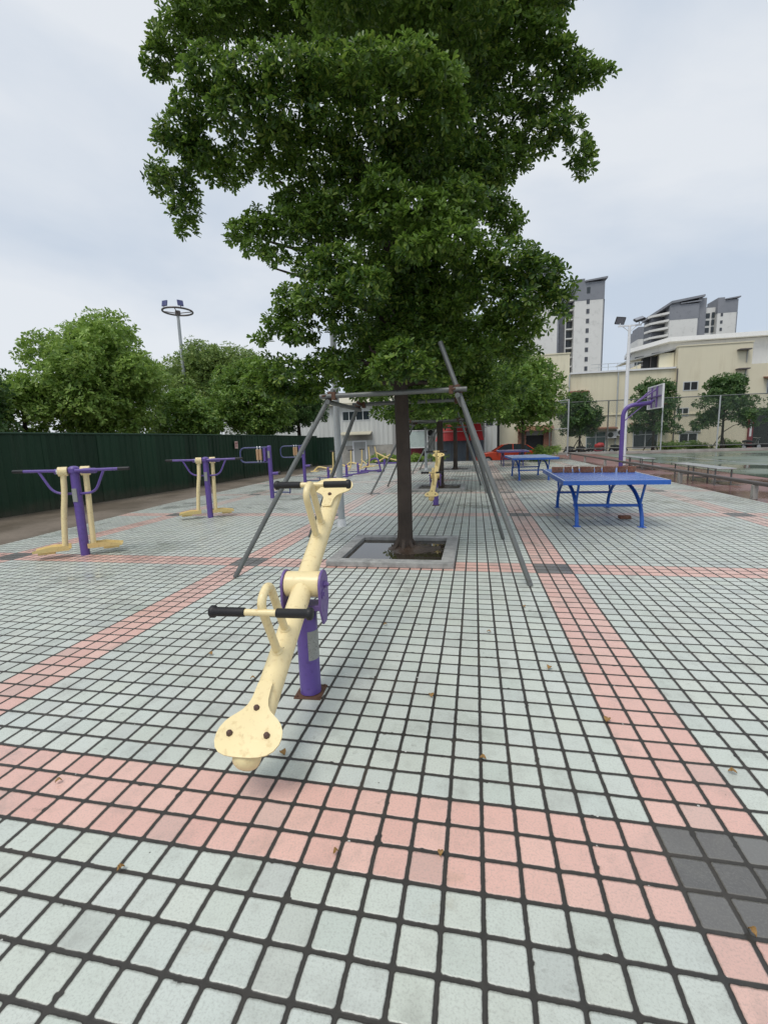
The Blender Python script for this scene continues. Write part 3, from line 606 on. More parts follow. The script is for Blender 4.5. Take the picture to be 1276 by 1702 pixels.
# ================================================================== seesaws
def seesaw(loc, rz, tilt, label, cream, pz=0.69):
    t = thing('seesaw', label, 'seesaw', loc, rz, 'cream and purple seesaws')
    b = MB(); b.cyl((0, 0, 0.012), (0, 0, 0.56), 0.0635, n=28); post = b.build('post', M['purple'], t)
    b = MB(); b.box(0, 0, 0.004, 0.165, 0.165, 0.008)
    for sx in (-1, 1):
        for sy in (-1, 1): b.cyl((sx*0.068, sy*0.068, 0.008), (sx*0.068, sy*0.068, 0.016), 0.009, n=6)
    b.build('base_plate', M['rust'], t, 35, 0.002)
    # worn label wrapped round the post, towards the front right
    b = MB(); k = 10; a0, a1 = R(-72), R(8)
    for i in range(k):
        A = a0+(a1-a0)*i/k; B = a0+(a1-a0)*(i+1)/k; q = 0.0648
        b.quad((q*math.cos(A), q*math.sin(A), 0.235), (q*math.cos(B), q*math.sin(B), 0.235), (q*math.cos(B), q*math.sin(B), 0.415), (q*math.cos(A), q*math.sin(A), 0.415))
    b.build('worn_label', M['sticker'], t)
    for s in (-1, 1):       # fork plates
        poly = [(0.085*math.cos(a), 0.085*math.sin(a)) for a in [R(-10)+R(200)*i/16 for i in range(17)]]+[(-0.088, -0.12), (-0.03, -0.235), (0.03, -0.235), (0.088, -0.12)]
        Mx = Matrix.Translation((s*0.112, 0, pz)) @ Matrix.Rotation(R(90), 4, 'Z') @ Matrix.Rotation(R(90), 4, 'X')
        b = MB(); b.prism(poly, 0.014, Mx); b.build('fork_plate', M['purple_grey'], t, 30, 0.003)
        b = MB(); b.cyl((s*0.119, 0, pz), (s*0.135, 0, pz), 0.021, n=6); b.cyl((s*0.135, 0, pz), (s*0.147, 0, pz), 0.011, n=10)
        b.cyl((s*0.119, -0.03, pz-0.05), (s*0.124, -0.03, pz-0.05), 0.03, n=16); b.cyl((s*0.124, -0.03, pz-0.05), (s*0.131, -0.03, pz-0.05), 0.012, n=8)
        b.build('bolt', M['purple_grey'], t)
    b = MB(); b.bx(-0.105, 0.105, -0.06, 0.06, 0.545, 0.575); b.build('saddle_plate', M['purple_grey'], t, 30, 0.003)
    b = MB(); b.cyl((-0.104, 0, pz), (0.104, 0, pz), 0.075, n=32); b.build('pivot_sleeve', cream, t, 35, 0.004)
    ct, st = math.cos(tilt), math.sin(tilt)
    def Q(x, s, n): return (x, s*ct-n*st, pz+s*st+n*ct)     # along the beam, square to it
    b = MB(); b.tube([Q(0, s, 0) for s in (-0.99, -0.5, 0, 0.5, 0.99)], 0.059, 28, False)
    for s in (-1, 1): b.dome(Q(0, 0.989*s, 0), Vector(Q(0, s, 0))-Vector(Q(0, 0, 0)), 0.059, 0.04, 28)
    b.build('beam', cream, t, 40)
    half = [(0.0, 0.585), (0.022, 0.585), (0.034, 0.60), (0.036, 0.66), (0.040, 0.70), (0.055, 0.735), (0.085, 0.765), (0.12, 0.80), (0.143, 0.845), (0.147, 0.89), (0.135, 0.93), (0.105, 0.96), (0.06, 0.975), (0.0, 0.978)]
    half = [(0.0, 0.665), (0.024, 0.667), (0.035, 0.68), (0.036, 0.72), (0.039, 0.755), (0.048, 0.785), (0.064, 0.808), (0.085, 0.825), (0.108, 0.842), (0.128, 0.862), (0.142, 0.888), (0.147, 0.915), (0.143, 0.945), (0.128, 0.973), (0.105, 0.992), (0.075, 1.003), (0.04, 1.008), (0.0, 1.009)]
    outline = half+[(-x, s) for x, s in half[-2:0:-1]]
    for sg in (-1, 1):
        top = []; bot = []
        for x, s in outline:
            dn = 0.061-0.5*x*x
            top.append(Q(x, sg*s, dn+0.007)); bot.append(Q(x, sg*s, dn))
        c1 = Q(0, sg*0.885, 0.069); c0 = Q(0, sg*0.885, 0.061); n = len(outline); b = MB()
        f = []
        for i in range(n):
            j = (i+1) % n
            if sg > 0: f += [(i, j, 2*n), (n+j, n+i, 2*n+1), (j, i, n+i, n+j)]
            else: f += [(j, i, 2*n), (n+i, n+j, 2*n+1), (i, j, n+j, n+i)]
        b.add(top+bot+[c1, c0], f); seat = b.build('seat', cream, t, 50)
        for (x, s) in ((0, 0.80), (-0.083, 0.915), (0.083, 0.915)):
            b = MB(); dn = 0.067-0.5*x*x; b.cyl(Q(x, sg*s, dn), Q(x, sg*s, dn+0.011), 0.0145, 0.0125, n=7); b.dome(Q(x, sg*s, dn+0.011), Vector(Q(0, 0, 1))-Vector(Q(0, 0, 0)), 0.0105, 0.006, 8, 3)
            b.build('seat_bolt', M['bolt'], seat)
        # handle: bent tube with both feet on the beam, a cross bar with two grips
        path = fillet([Q(0, sg*0.365, 0.03), Q(0, sg*0.355, 0.40), Q(0, sg*0.485, 0.40), Q(0, sg*0.50, 0.03)], 0.08, 8)
        b = MB(); b.tube(path, 0.0205, 16, True); hp = b.build('handle_post', cream, t, 50)
        for (sa, sb) in ((0.365, 0.365), (0.50, 0.5)):
            b = MB(); b.tube([Q(0, sg*sa, 0.052), Q(0, sg*sa, 0.060), Q(0, sg*sa, 0.068)], [0.027, 0.028, 0.021], 16); b.build('weld', cream, hp)
        hb = (sg*0.505, 0.358)
        b = MB(); b.cyl(Q(-0.225, *hb), Q(0.225, *hb), 0.0155, n=16)
        b.add([Q(-0.07, hb[0], hb[1]), Q(0.07, hb[0], hb[1]), Q(0.0, sg*0.49, 0.30), Q(-0.07, hb[0]-sg*0.006, hb[1]), Q(0.07, hb[0]-sg*0.006, hb[1]), Q(0.0, sg*0.484, 0.30)], [(0, 1, 2), (5, 4, 3), (0, 2, 5, 3), (1, 4, 5, 2), (0, 3, 4, 1)])
        bar = b.build('handlebar', cream, t, 40)
        for s in (-1, 1):
            b = MB(); b.tube([Q(s*x, *hb) for x in (0.075, 0.078, 0.215, 0.222, 0.238, 0.245)], [0.019, 0.0215, 0.0215, 0.029, 0.029, 0.022], 20, True)
            b.build('grip', M['rubber'], bar, 50)
    return t
seesaw((-1.66, 0.705, 0), 0.053, R(29.3), 'cream seesaw on purple post with black grips, large in the foreground', M['cream'])
seesaw((-1.56, 8.66, 0), -0.02, R(25), 'cream seesaw on purple post, small and far, beyond the nearest tree', M['cream_far'])

# ================================================================== pendulum walkers
def turn(o): o.rotation_euler = (0, 0, R(24)); return o
def walker(loc, rz, label):
    t = thing('pendulum_walker', label, 'exercise machine', loc, rz, 'pendulum walkers by the green fence')
    b = MB(); b.cyl((0, 0, 0), (0, 0, 1.24), 0.06, n=24); b.build('post', M['purple'], t)
    b = MB(); b.cyl((0, 0, 1.205), (0, 0, 1.255), 0.078, n=24); b.dome((0, 0, 1.255), (0, 0, 1), 0.078, 0.045, 24); b.cyl((-0.26, -0.02, 1.225), (0.3, 0.02, 1.225), 0.038, n=18); b.build('cap', M['purple'], t, 40)
    b = MB(); b.bx(-0.03, 0.035, -0.066, -0.056, 0.79, 0.98); b.build('label_plate', M['sticker'], t)
    for s in (-1, 1):
        b = MB(); b.cyl((s*0.06, -0.065, 1.235), (s*0.68, -0.065, 1.243), 0.022, n=14)
        hb = b.build('handlebar', M['purple'], t)
        b = MB(); b.tube([(s*0.67, -0.065, 1.243), (s*0.82, -0.065, 1.245), (s*0.83, -0.065, 1.245)], [0.025, 0.023, 0.018], 12); b.build('grip', M['rubber'], hb)
        b = MB(); b.tube(fillet([(s*0.46, -0.065, 1.23), (s*0.30, -0.05, 0.92), (s*0.03, 0, 0.90)], 0.12), 0.017, 12); b.build('brace', M['purple'], t)
        x0 = s*0.135; y0 = 0.0; out = 0.10 if s < 0 else -0.02
        b = MB(); b.cyl((x0-0.058, y0, 1.225), (x0+0.058, y0, 1.225), 0.066, n=22); sl_ = turn(b.build('pivot_sleeve', M['cream'], t, 40, 0.006))
        b = MB(); b.cyl((x0+s*0.058, y0, 1.225), (x0+s*0.078, y0, 1.225), 0.032, n=8); b.build('bolt', M['chrome'], sl_)
        b = MB(); b.tube(fillet([(x0, y0, 1.19), (x0+s*out*0.15, y0, 0.92), (x0+s*out*0.6, y0, 0.62), (x0+s*out, y0, 0.12)], 0.2), 0.038, 18); turn(b.build('swing_leg', M['cream'], t, 50))
        # foot tray: plate with turned up sides
        xa, xb = x0+s*(out-0.06), x0+s*(out+0.37); zt = 0.105; b = MB()
        w = 0.085; yy = y0-s*0.0
        for (ya, yb) in ((-w, w),):
            b.bx(min(xa, xb), max(xa, xb), yy-w, yy+w, zt, zt+0.008)
        for q in (-1, 1):
            pts = [(xa, yy+q*w, zt), (xb, yy+q*w, zt), (xb, yy+q*(w+0.015), zt+0.035), ((xa+xb)/2, yy+q*(w+0.012), zt+0.075), (xa, yy+q*(w+0.008), zt+0.07)]
            pin = [(p[0], p[1]+q*0.006, p[2]) for p in pts]; n = 5
            b.add(pts+pin, [tuple(range(n)), tuple(range(2*n-1, n-1, -1))]+[(i, n+i, n+(i+1) % n, (i+1) % n) for i in range(n)])
        b.box((xa+xb)/2+s*0.07, yy, zt-0.022, 0.2, 0.06, 0.035)
        turn(b.build('foot_tray', M['cream_far'], t, 30))
    return t
walker((-6.27, 3.75, 0), R(11), 'purple and cream pendulum walker nearest the left edge')
walker((-6.26, 6.97, 0), R(9), 'purple and cream pendulum walker, second from the left edge')

# ================================================================== back massagers with D loops
def massager(loc, rz, label):
    t = thing('back_massager', label, 'exercise machine', loc, rz, 'back massagers by the green fence')
    b = MB(); b.cyl((0, 0, 0), (0, 0, 1.46), 0.06, n=22); b.dome((0, 0, 1.46), (0, 0, 1), 0.06, 0.03, 22); b.build('post', M['purple'], t)
    b = MB(); b.tube(fillet([(0, 0, 1.44), (-0.86, 0, 1.44), (-0.86, 0, 1.03), (0, 0, 1.03)], 0.16), 0.021, 12); b.build('loop_rail', M['slate'], t)
    b = MB(); b.bx(-0.17, -0.1, -0.05, 0.05, 1.05, 1.42); b.build('roller_bracket', M['purple'], t, 30, 0.006)
    for x in (-0.25, -0.335):
        b = MB(); b.tube([(x, -0.03, z) for z in (1.09, 1.1, 1.38, 1.39)], [0.03, 0.04, 0.04, 0.03], 16); r_ = b.build('roller', M['wood_roller'], t)
        b = MB(); b.cyl((x, -0.03, 1.39), (x, -0.03, 1.445), 0.022, n=10); b.dome((x, -0.03, 1.445), (0, 0, 1), 0.028, 0.03, 12); b.cyl((x, -0.03, 1.03), (x, -0.03, 1.09), 0.022, n=10); b.build('roller_cap', M['chrome'], r_)
    b = MB(); b.cyl((0.05, 0, 0.70), (0.24, -0.02, 0.71), 0.045, n=18); st = b.build('side_roller', M['purple'], t)
    b = MB(); b.tube([(0.24, -0.02, 0.71), (0.29, -0.025, 0.712), (0.30, -0.025, 0.712)], [0.05, 0.05, 0.03], 16); b.build('roller_cap', M['black_plastic'], st)
    b = MB(); b.tube(fillet([(0.03, 0, 0.17), (0.5, -0.05, 0.17), (0.64, -0.3, 0.17), (0.64, -0.3, 0.3)], 0.1), 0.02, 10); b.build('foot_bar', M['slate'], t)
    b = MB(); b.bx(-0.03, 0.03, -0.067, -0.058, 1.14, 1.34); b.build('label_plate', M['sticker'], t)
    return t
massager((-6.33, 10.2, 0), R(4), 'purple back massager with tan rollers, the nearer of two')
massager((-6.80, 14.0, 0), R(4), 'purple back massager with tan rollers, the further of two')

# ================================================================== seated exercisers further back
def rider(loc, rz, label):
    t = thing('seated_exerciser', label, 'exercise machine', loc, rz, 'seated exercisers beyond the massagers')
    b = MB(); b.cyl((0, 0, 0), (0, 0, 0.52), 0.055, n=16); b.dome((0, 0, 0.52), (0, 0, 1), 0.055, 0.03, 16); b.build('post', M['purple'], t)
    b = MB(); b.tube(fillet([(0.02, 0, 0.1), (0.35, 0.5, 0.12), (0.5, 1.3, 0.12)], 0.2), 0.032, 10); b.build('base_rail', M['purple'], t)
    b = MB(); b.tube(fillet([(-0.62, -0.02, 0.40), (-0.45, 0, 0.58), (-0.1, 0, 0.52), (0.22, 0, 0.42)], 0.12), 0.03, 10); b.build('seat_arm', M['cream_far'], t)
    b = MB(); b.bx(-0.72, -0.44, -0.13, 0.11, 0.375, 0.41); b.build('seat', M['cream_far'], t, 30, 0.012)
    b = MB(); b.tube(fillet([(0.1, 0, 0.3), (0.22, 0, 0.5), (0.24, 0.0, 1.15)], 0.15), 0.026, 10); lv = b.build('lever', M['cream_far'], t)
    b = MB(); b.cyl((0.12, -0.02, 1.17), (0.36, 0.02, 1.17), 0.028, n=10); b.build('grip', M['rubber'], lv)
    b = MB(); b.tube([(-0.35, -0.1, 0.14), (0.0, 0.0, 0.14)], 0.02, 8); b.bx(-0.42, -0.3, -0.22, 0.02, 0.13, 0.15); b.build('foot_rest', M['slate'], t)
    return t
rider((-6.42, 15.6, 0), R(-6), 'cream seated exerciser nearest the grey lamp post')
rider((-6.15, 17.3, 0), R(-8), 'cream seated exerciser, middle one behind the lamp post')
rider((-6.05, 18.9, 0), R(-14), 'cream seated exerciser, furthest of the three in line')
def elliptical(loc, rz, label):
    t = thing('elliptical_walker', label, 'exercise machine', loc, rz)
    b = MB(); b.tube(fillet([(-0.7, 0, 0.05), (0.7, 0, 0.05)], 0.1), 0.04, 10); b.tube([(-0.5, -0.3, 0.04), (-0.5, 0.3, 0.04)], 0.04, 10); b.tube([(0.5, -0.3, 0.04), (0.5, 0.3, 0.04)], 0.04, 10); b.build('base_frame', M['purple'], t)
    b = MB(); b.tube(fillet([(0.5, 0, 0.05), (0.35, 0, 0.7), (-0.1, 0, 0.62), (-0.45, 0, 0.05)], 0.3), 0.045, 10); b.build('arched_frame', M['purple'], t)
    for s in (-1, 1):
        b = MB(); b.tube(fillet([(0.15+s*0.25, s*0.2, 0.2), (0.1+s*0.1, s*0.2, 0.65), (0.0+s*0.08, s*0.16, 1.25)], 0.2), 0.026, 10); b.build('lever', M['cream_far'], t)
        b = MB(); b.tube(fillet([(0.3, s*0.2, 0.3), (-0.3, s*0.2, 0.25), (-0.8, s*0.2, 0.5*(s > 0)+0.1)], 0.2), 0.026, 10); b.bx(-0.35, 0.0, s*0.2-0.06, s*0.2+0.06, 0.26, 0.30); b.build('pedal_arm', M['cream_far'], t)
    return t
elliptical((-5.75, 20.6, 0), R(-20), 'cream and purple elliptical walker left of the nearest tree trunk')
def leg_press(loc, rz, label):
    t = thing('leg_press', label, 'exercise machine', loc, rz)
    b = MB(); b.bx(-0.9, 0.9, -0.05, 0.05, 0.18, 0.27); b.cyl((-0.4, 0, 0), (-0.4, 0, 0.45), 0.08, n=14); b.cyl((0.4, 0, 0), (0.4, 0, 0.4), 0.07, n=14); b.build('base', M['purple'], t, 30)
    b = MB(); b.tube(fillet([(-0.9, 0, 0.85), (-0.2, 0, 0.5), (0.95, 0, 0.22)], 0.3), 0.04, 10); b.build('long_arm', M['cream_far'], t)
    b = MB(); b.tube([(-0.75, 0, 0.35), (0.1, 0, 0.8)], 0.035, 10); b.bx(-0.95, -0.65, -0.18, 0.18, 0.33, 0.37); b.build('seat_arm', M['cream_far'], t, 30)
    return t
leg_press((-5.5, 24.6, 0), R(0), 'low cream and purple leg press in front of the weeds')

# ================================================================== table tennis tables
def pp_table(loc, rz, label, body, top):
    t = thing('table_tennis_table', label, 'table', loc, rz, 'table tennis tables on the plaza')
    hw, hl, z = 0.7625, 1.37, 0.79
    b = MB(); b.bx(-hw, hw, -hl, hl, z-0.022, z); b.build('table_top', top, t, 30, 0.004)
    b = MB()
    for s in (-1, 1):
        b.bx(-hw-0.004, hw+0.004, s*hl-0.02 if s > 0 else s*hl-0.004, s*hl+0.004 if s > 0 else s*hl+0.02, z-0.07, z-0.004)
        b.bx(s*hw-0.02 if s > 0 else s*hw-0.004, s*hw+0.004 if s > 0 else s*hw+0.02, -hl+0.0205, hl-0.0205, z-0.07, z-0.004)
    b.build('apron', body, t, 30)
    b = MB()
    for s in (-1, 1):
        x = s*(hw-0.018); b.quad((x-0.011, -hl, z+0.003), (x+0.011, -hl, z+0.003), (x+0.011, hl, z+0.003), (x-0.011, hl, z+0.003))
        y = s*(hl-0.018); b.quad((-hw+0.03, y-0.011, z+0.003), (hw-0.03, y-0.011, z+0.003), (hw-0.03, y+0.011, z+0.003), (-hw+0.03, y+0.011, z+0.003))
    b.quad((-0.003, -hl+0.03, z+0.003), (0.003, -hl+0.03, z+0.003), (0.003, hl-0.03, z+0.003), (-0.003, hl-0.03, z+0.003))
    b.build('edge_line', M['white_line'], t, 0)
    for sx in (-1, 1):
        x = sx*0.49; k = 22; path = []
        for i in range(k+1):
            a = math.pi*i/k; path.append((x, -1.08*math.cos(a), 0.635*math.sin(a)**0.9 if 0 < i < k else 0.0))
        b = MB(); b.tube(path, 0.031, 12); arch = b.build('arched_leg', body, t, 50)
        b = MB(); b.bx(x-0.025, x+0.025, -0.12, 0.12, 0.64, 0.745); b.build('arch_block', body, arch, 0)
        for sy in (-1, 1):
            b = MB(); b.tube([(x, sy*0.93, 0.34), (x, sy*1.15, 0.73)], 0.02, 10); b.build('strut', body, t)
            b = MB(); b.bx(x-0.06, x+0.06, sy*1.08-0.05, sy*1.08+0.05, 0.001, 0.009); b.build('foot_plate', body, arch, 0)
    for sy in (-1, 1):
        b = MB(); b.bx(-0.53, 0.53, sy*0.93-0.018, sy*0.93+0.018, 0.315, 0.36); b.build('crossbar', body, t, 30, 0.004)
    return t
pp_table((1.50, 7.2, 0), R(-1.5), 'blue table tennis table with a row of bricks for a net', M['blue'], M['blue_top'])
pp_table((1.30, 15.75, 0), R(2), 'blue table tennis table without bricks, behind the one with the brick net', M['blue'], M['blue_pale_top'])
pp_table((1.30, 24.0, 0), R(0), 'dusky purple table tennis table furthest away, before the red car', M['blue_dusk'], M['blue_dusk'])

rb = np.random.default_rng(9)
def brick(label, loc, rot, l, w, h, group=None, broken=False):
    b = MB(); k = 6; V = []
    for i in range(k+1):
        for (yy, zz) in ((-1, -1), (1, -1), (1, 1), (-1, 1)):
            e = (rb.normal(size=3)*0.0035).tolist(); x = -l/2+l*i/k
            if broken and i == k: x += rb.uniform(-0.05, 0.012)
            V.append((x+e[0], yy*w/2+e[1], max(zz*h/2+e[2], -h/2)))
    F = [(i*4+j, i*4+(j+1) % 4, (i+1)*4+(j+1) % 4, (i+1)*4+j) for i in range(k) for j in range(4)]+[(3, 2, 1, 0), (k*4, k*4+1, k*4+2, k*4+3)]
    b.add(V, F); o = b.build('brick', M['brick'], None, 0, 0.005); o.location = loc; o.rotation_euler = rot
    return tag(o, label, 'brick', group)
xs = 0.80; GBK = 'bricks lined up as a net'
row = [(0.205, 'paler red brick with mortar at the left end of the brick net', 0), (0.15, 'second brick from the left end of the brick net', 1), (0.10, 'short broken brick, third from the left in the brick net', 1), (0.245, 'long dark brick, fourth from the left in the brick net', 0), (0.115, 'fifth brick of the net, small and upright', 1), (0.235, 'long dusty brown brick, third from the right in the brick net', 1), (0.145, 'second brick from the right end of the brick net', 0), (0.145, 'brick at the right end of the brick net', 1)]
for i, (l, lab, br) in enumerate(row):
    c = xs+l/2; xs += l+0.012
    brick(lab, (c, 7.60-(c-0.8)*0.2, 0.793+0.055), (0, 0, R(-11+rb.uniform(-4, 4))), l, 0.055, 0.11, GBK, br)
brick('single dark brick lying on the paving under the brick net table', (1.94, 6.9, 0.032), (0, 0, R(8)), 0.19, 0.10, 0.058)

# ================================================================== rail, benches, hoop, lights
t = thing('pipe_rail', 'low dark pipe rail between the paving and the red court', 'railing', (5.32, 0, 0))
MB().cyl((0, -6, 0.345), (0, 30, 0.345), 0.045, n=14).build('rail', M['steel_dark'], t)
for y in (-3, 1.3, 5.4, 9.5, 13.2, 17.2, 21.2, 25.2, 29.2):
    b = MB(); b.bx(-0.05, 0.05, y-0.05, y+0.05, -0.02, 0.30); b.build('rail_post', M['concrete'], t, 30, 0.006)
def bench(loc, rz, length, label):
    t = thing('metal_bench', label, 'bench', loc, rz, 'metal benches on the court edge')
    b = MB(); b.bx(-0.24, 0.24, 0, length, 0.445, 0.472); b.build('seat', M['chrome'], t, 30, 0.004)
    b = MB(); b.bx(0.28, 0.46, 0.02, length-0.02, 0.12, 0.14); b.build('foot_plank', M['chrome'], t, 30, 0.004)
    k = max(2, int(length/1.3)+1)
    for i in range(k):
        y = 0.15+(length-0.3)*i/(k-1); b = MB()
        for s in (-1, 1):
            b.bx(s*0.2-0.016, s*0.2+0.016, y-0.016, y+0.016, -0.02, 0.444)
        b.bx(-0.22, 0.45, y-0.012, y+0.012, 0.09, 0.119); b.build('leg_frame', M['steel'], t, 30)
    return t
bench((6.1, 12.3, 0), R(0), 2.9, 'grey metal bench on the red court, nearest one')
bench((6.3, 18.6, 0), R(0), 3.2, 'grey metal bench in front of the hoop post')
bench((15.8, 24.0, 0), R(-62), 6.0, 'long pale metal bench at the right edge beside the dark doorway')

t = thing('basketball_hoop', 'purple curved basketball post with backboard seen from behind', 'basketball hoop', (5.62, 19.9, 0))
b = MB(); b.tube(fillet([(0, 0, -0.02), (0, 0, 2.68), (1.08, 0, 2.76)], 0.5, 10), 0.088, 18); b.build('post', M['purple'], t, 50)
for y in (-0.25, 0.25):
    b = MB(); b.tube([(0.42, 0, 2.72), (1.14, y*1.4, 3.28)], 0.03, 10); b.build('upper_stay', M['purple_grey'], t)
b = MB(); b.tube([(0.02, 0, 2.0), (0.8, 0, 2.68)], 0.025, 8); b.build('lower_stay', M['purple_grey'], t)
g2 = NG('backboard_sheet'); c2 = g2.coord(); M['board'] = g2.fin(g2.mix(g2.noise(c2, 1.5, 4), (0.36, 0.36, 0.39), (0.50, 0.50, 0.53)), 0.35)
b = MB(); b.bx(1.22, 1.24, -0.78, 0.78, 2.54, 3.42); bd = b.build('backboard', M['board'], t, 30)
b = MB()
b.bx(1.2, 1.27, -0.83, -0.78, 2.5, 3.47); b.bx(1.2, 1.27, 0.78, 0.83, 2.5, 3.47); b.bx(1.2, 1.27, -0.78, 0.78, 3.42, 3.47); b.bx(1.2, 1.27, -0.78, 0.78, 2.5, 2.54); b.build('board_frame', M['white_metal'], bd, 30)
b = MB(); b.bx(1.16, 1.215, -0.3, -0.26, 2.55, 3.41); b.bx(1.16, 1.215, 0.26, 0.3, 2.55, 3.41); b.bx(1.155, 1.212, -0.77, 0.77, 2.98, 3.02); b.build('board_brace', M['purple_grey'], bd, 30)
b = MB(); b.tube([(1.48+0.225*math.cos(a), 0.225*math.sin(a), 2.68) for a in [2*math.pi*i/20 for i in range(21)]], 0.01, 8); b.build('rim', M['rust'], t)
b = MB(); b.cyl((1.0, 0, 2.75), (1.19, 0, 2.86), 0.05, n=10); b.build('mount', M['purple'], t)

t = thing('court_light', 'white court light pole with two floodlights, beside the hoop', 'light pole', (6.42, 22.3, 0))
b = MB(); b.cyl((0, 0, -0.02), (0, 0, 6.45), 0.115, 0.06, n=18); b.build('pole', M['white_metal'], t)
b = MB(); b.bx(-0.5, 0.5, -0.03, 0.03, 6.44, 6.5); b.tube([(-0.3, 0, 6.45), (0, 0, 6.2)], 0.02, 8); b.tube([(0.3, 0, 6.45), (0, 0, 6.2)], 0.02, 8); b.build('crossarm', M['white_metal'], t, 30)
for x, rr, ry in ((-0.42, R(35), R(8)), (0.40, R(-62), R(-16))):
    Mx = Matrix.Rotation(ry, 3, 'Y') @ Matrix.Rotation(rr, 3, 'X')
    b = MB(); b.box(x, 0, 6.72, 0.42, 0.10, 0.34, Mx); fl = b.build('floodlight', M['black_plastic'], t, 30, 0.02)
    b = MB(); q = Mx @ Vector((0, -0.055, 0)); b.box(x+q.x, q.y, 6.72+q.z, 0.36, 0.01, 0.28, Mx); b.build('lens', M['lamp_glass'], fl, 0)
    b = MB(); b.cyl((x, 0, 6.48), (x, 0, 6.6), 0.025, n=8); b.build('bracket', M['white_metal'], fl)

t = thing('light_mast', 'tall mast with a ring of floodlights above the left trees', 'light mast', (-32.4, 45, -0.4))
b = MB(); b.cyl((0, 0, 0), (0, 0, 16.2), 0.24, 0.16, n=16); b.build('pole', M['pole_grey'], t)
b = MB(); ring = [(1.5*math.cos(a), 1.6*math.sin(a), 16.6) for a in [2*math.pi*i/32 for i in range(33)]]; b.tube(ring, 0.10, 8)
for a in (0.4, 1.97, 3.54, 5.11): b.tube([(0, 0, 16.4), (1.58*math.cos(a), 1.58*math.sin(a), 16.6)], 0.05, 8)
b.cyl((0, 0, 16.15), (0, 0, 16.65), 0.28, n=14); b.build('ring_frame', M['steel_dark'], t)
for a, w in ((-1.9, 0.66), (-0.75, 0.62)):
    Mx = Matrix.Rotation(a+math.pi/2+0.2, 3, 'Z') @ Matrix.Rotation(R(-12), 3, 'X')
    b = MB(); b.box(1.5*math.cos(a), 1.5*math.sin(a), 17.1, w, 0.12, 0.6, Mx); fl = b.build('floodlight', M['slate'], t, 30, 0.02)
    b = MB(); b.cyl((1.6*math.cos(a), 1.6*math.sin(a), 16.65), (1.6*math.cos(a), 1.6*math.sin(a), 16.85), 0.04, n=8); b.build('bracket', M['steel_dark'], fl)

def lamp_post(loc, h, r, label):
    t = thing('street_lamp', label, 'street lamp', loc, 0, 'grey lamp posts on the plaza')
    b = MB(); b.cyl((0, 0, 0), (0, 0, h), r, r*0.75, n=18); b.build('pole', M['pole_grey'], t)
    b = MB(); b.cyl((0, 0, 0.001), (0, 0, 0.14), r*1.35, r*1.15, n=18); b.build('base_collar', M['white_metal'], t)
    b = MB(); b.tube([(0, 0, h-0.05), (0, 0.0, h+0.05), (0.35, 0.0, h+0.22)], 0.035, 10); ar = b.build('arm', M['pole_grey'], t)
    b = MB(); b.box(0.5, 0, h+0.24, 0.45, 0.18, 0.08); b.build('lamp_head', M['white_metal'], ar, 30, 0.02)
    return t
lamp_post((-3.04, 6.03, 0), 5.2, 0.062, 'grey street lamp post just left of the nearest tree')
lamp_post((-3.04, 20.7, 0), 6.0, 0.07, 'pale street lamp post further back, in front of the shop')

# ================================================================== green sheet fence
t = thing('green_fence', 'long dark green corrugated sheet fence along the dirt path', 'fence', (0, 0, 0))
def sheet(b, p0, p1, z0, z1, pitch=0.25, amp=0.022):
    p0 = Vector(p0); p1 = Vector(p1); L = (p1-p0).length; d = (p1-p0).normalized(); nrm = Vector((-d.y, d.x)); k = int(L/pitch)
    prof = [(0, 0), (0.5, 0), (0.6, 1), (0.9, 1), (1.0, 0)]; pts = []
    for i in range(k):
        for u, a in prof[:-1]: pts.append(p0+d*(i+u)*pitch+nrm*a*amp)
    pts.append(p1); n = len(pts)
    b.add([(p.x, p.y, z0) for p in pts]+[(p.x, p.y, z1) for p in pts], [(i, i+1, n+i+1, n+i) for i in range(n-1)])
line = [(-12.6, -9), (-11.75, 6.5), (-11.25, 13), (-11.15, 20), (-11.3, 28.2)]
b = MB()
rpn = np.random.default_rng(4)
for a, c in zip(line[:-1], line[1:]):
    a = Vector(a); c = Vector(c); kk = max(1, int((c-a).length/0.752)); dd = (c-a)/kk
    for i in range(kk):
        jx = Vector((rpn.uniform(-0.006, 0.006), 0)); sheet(b, a+dd*i+jx, a+dd*(i+1.06)+jx, -0.05, 1.965+rpn.uniform(0, 0.03))
b.build('sheet_panel', M['fence_green'], t, 30)
b = MB(); sheet(b, (-11.3, 28.2), (-10.15, 28.45), -0.35, 1.9); b.build('end_panel', M['fence_green2'], t, 30)
b = MB()
for a, c in zip(line[:-1], line[1:]):
    a = Vector((*a, 1.985)); c = Vector((*c, 1.985)); b.tube([a, c], 0.03, 6)
b.build('top_rail', M['fence_green2'], t)
for i, (a, c) in enumerate(zip(line[:-1], line[1:])):
    b = MB(); b.bx(c[0]-0.14, c[0]-0.08, c[1]-0.03, c[1]+0.03, -0.05, 1.95); b.build('fence_post', M['steel_dark'], t, 0)
t = thing('notice_sign', 'small pale pink notice fixed on the green fence', 'sign', (-11.12, 17.0, 1.55), R(90))
b = MB(); b.bx(-0.13, 0.13, -0.012, 0.0, -0.16, 0.16); b.build('panel', M['notice'], t, 0, 0.003)
b = MB(); b.bx(-0.10, 0.10, -0.018, -0.014, 0.06, 0.1); b.bx(-0.10, 0.06, -0.018, -0.014, -0.01, 0.01); b.bx(-0.10, 0.08, -0.018, -0.014, -0.06, -0.04); b.build('print', M['dark_red'], t, 0)

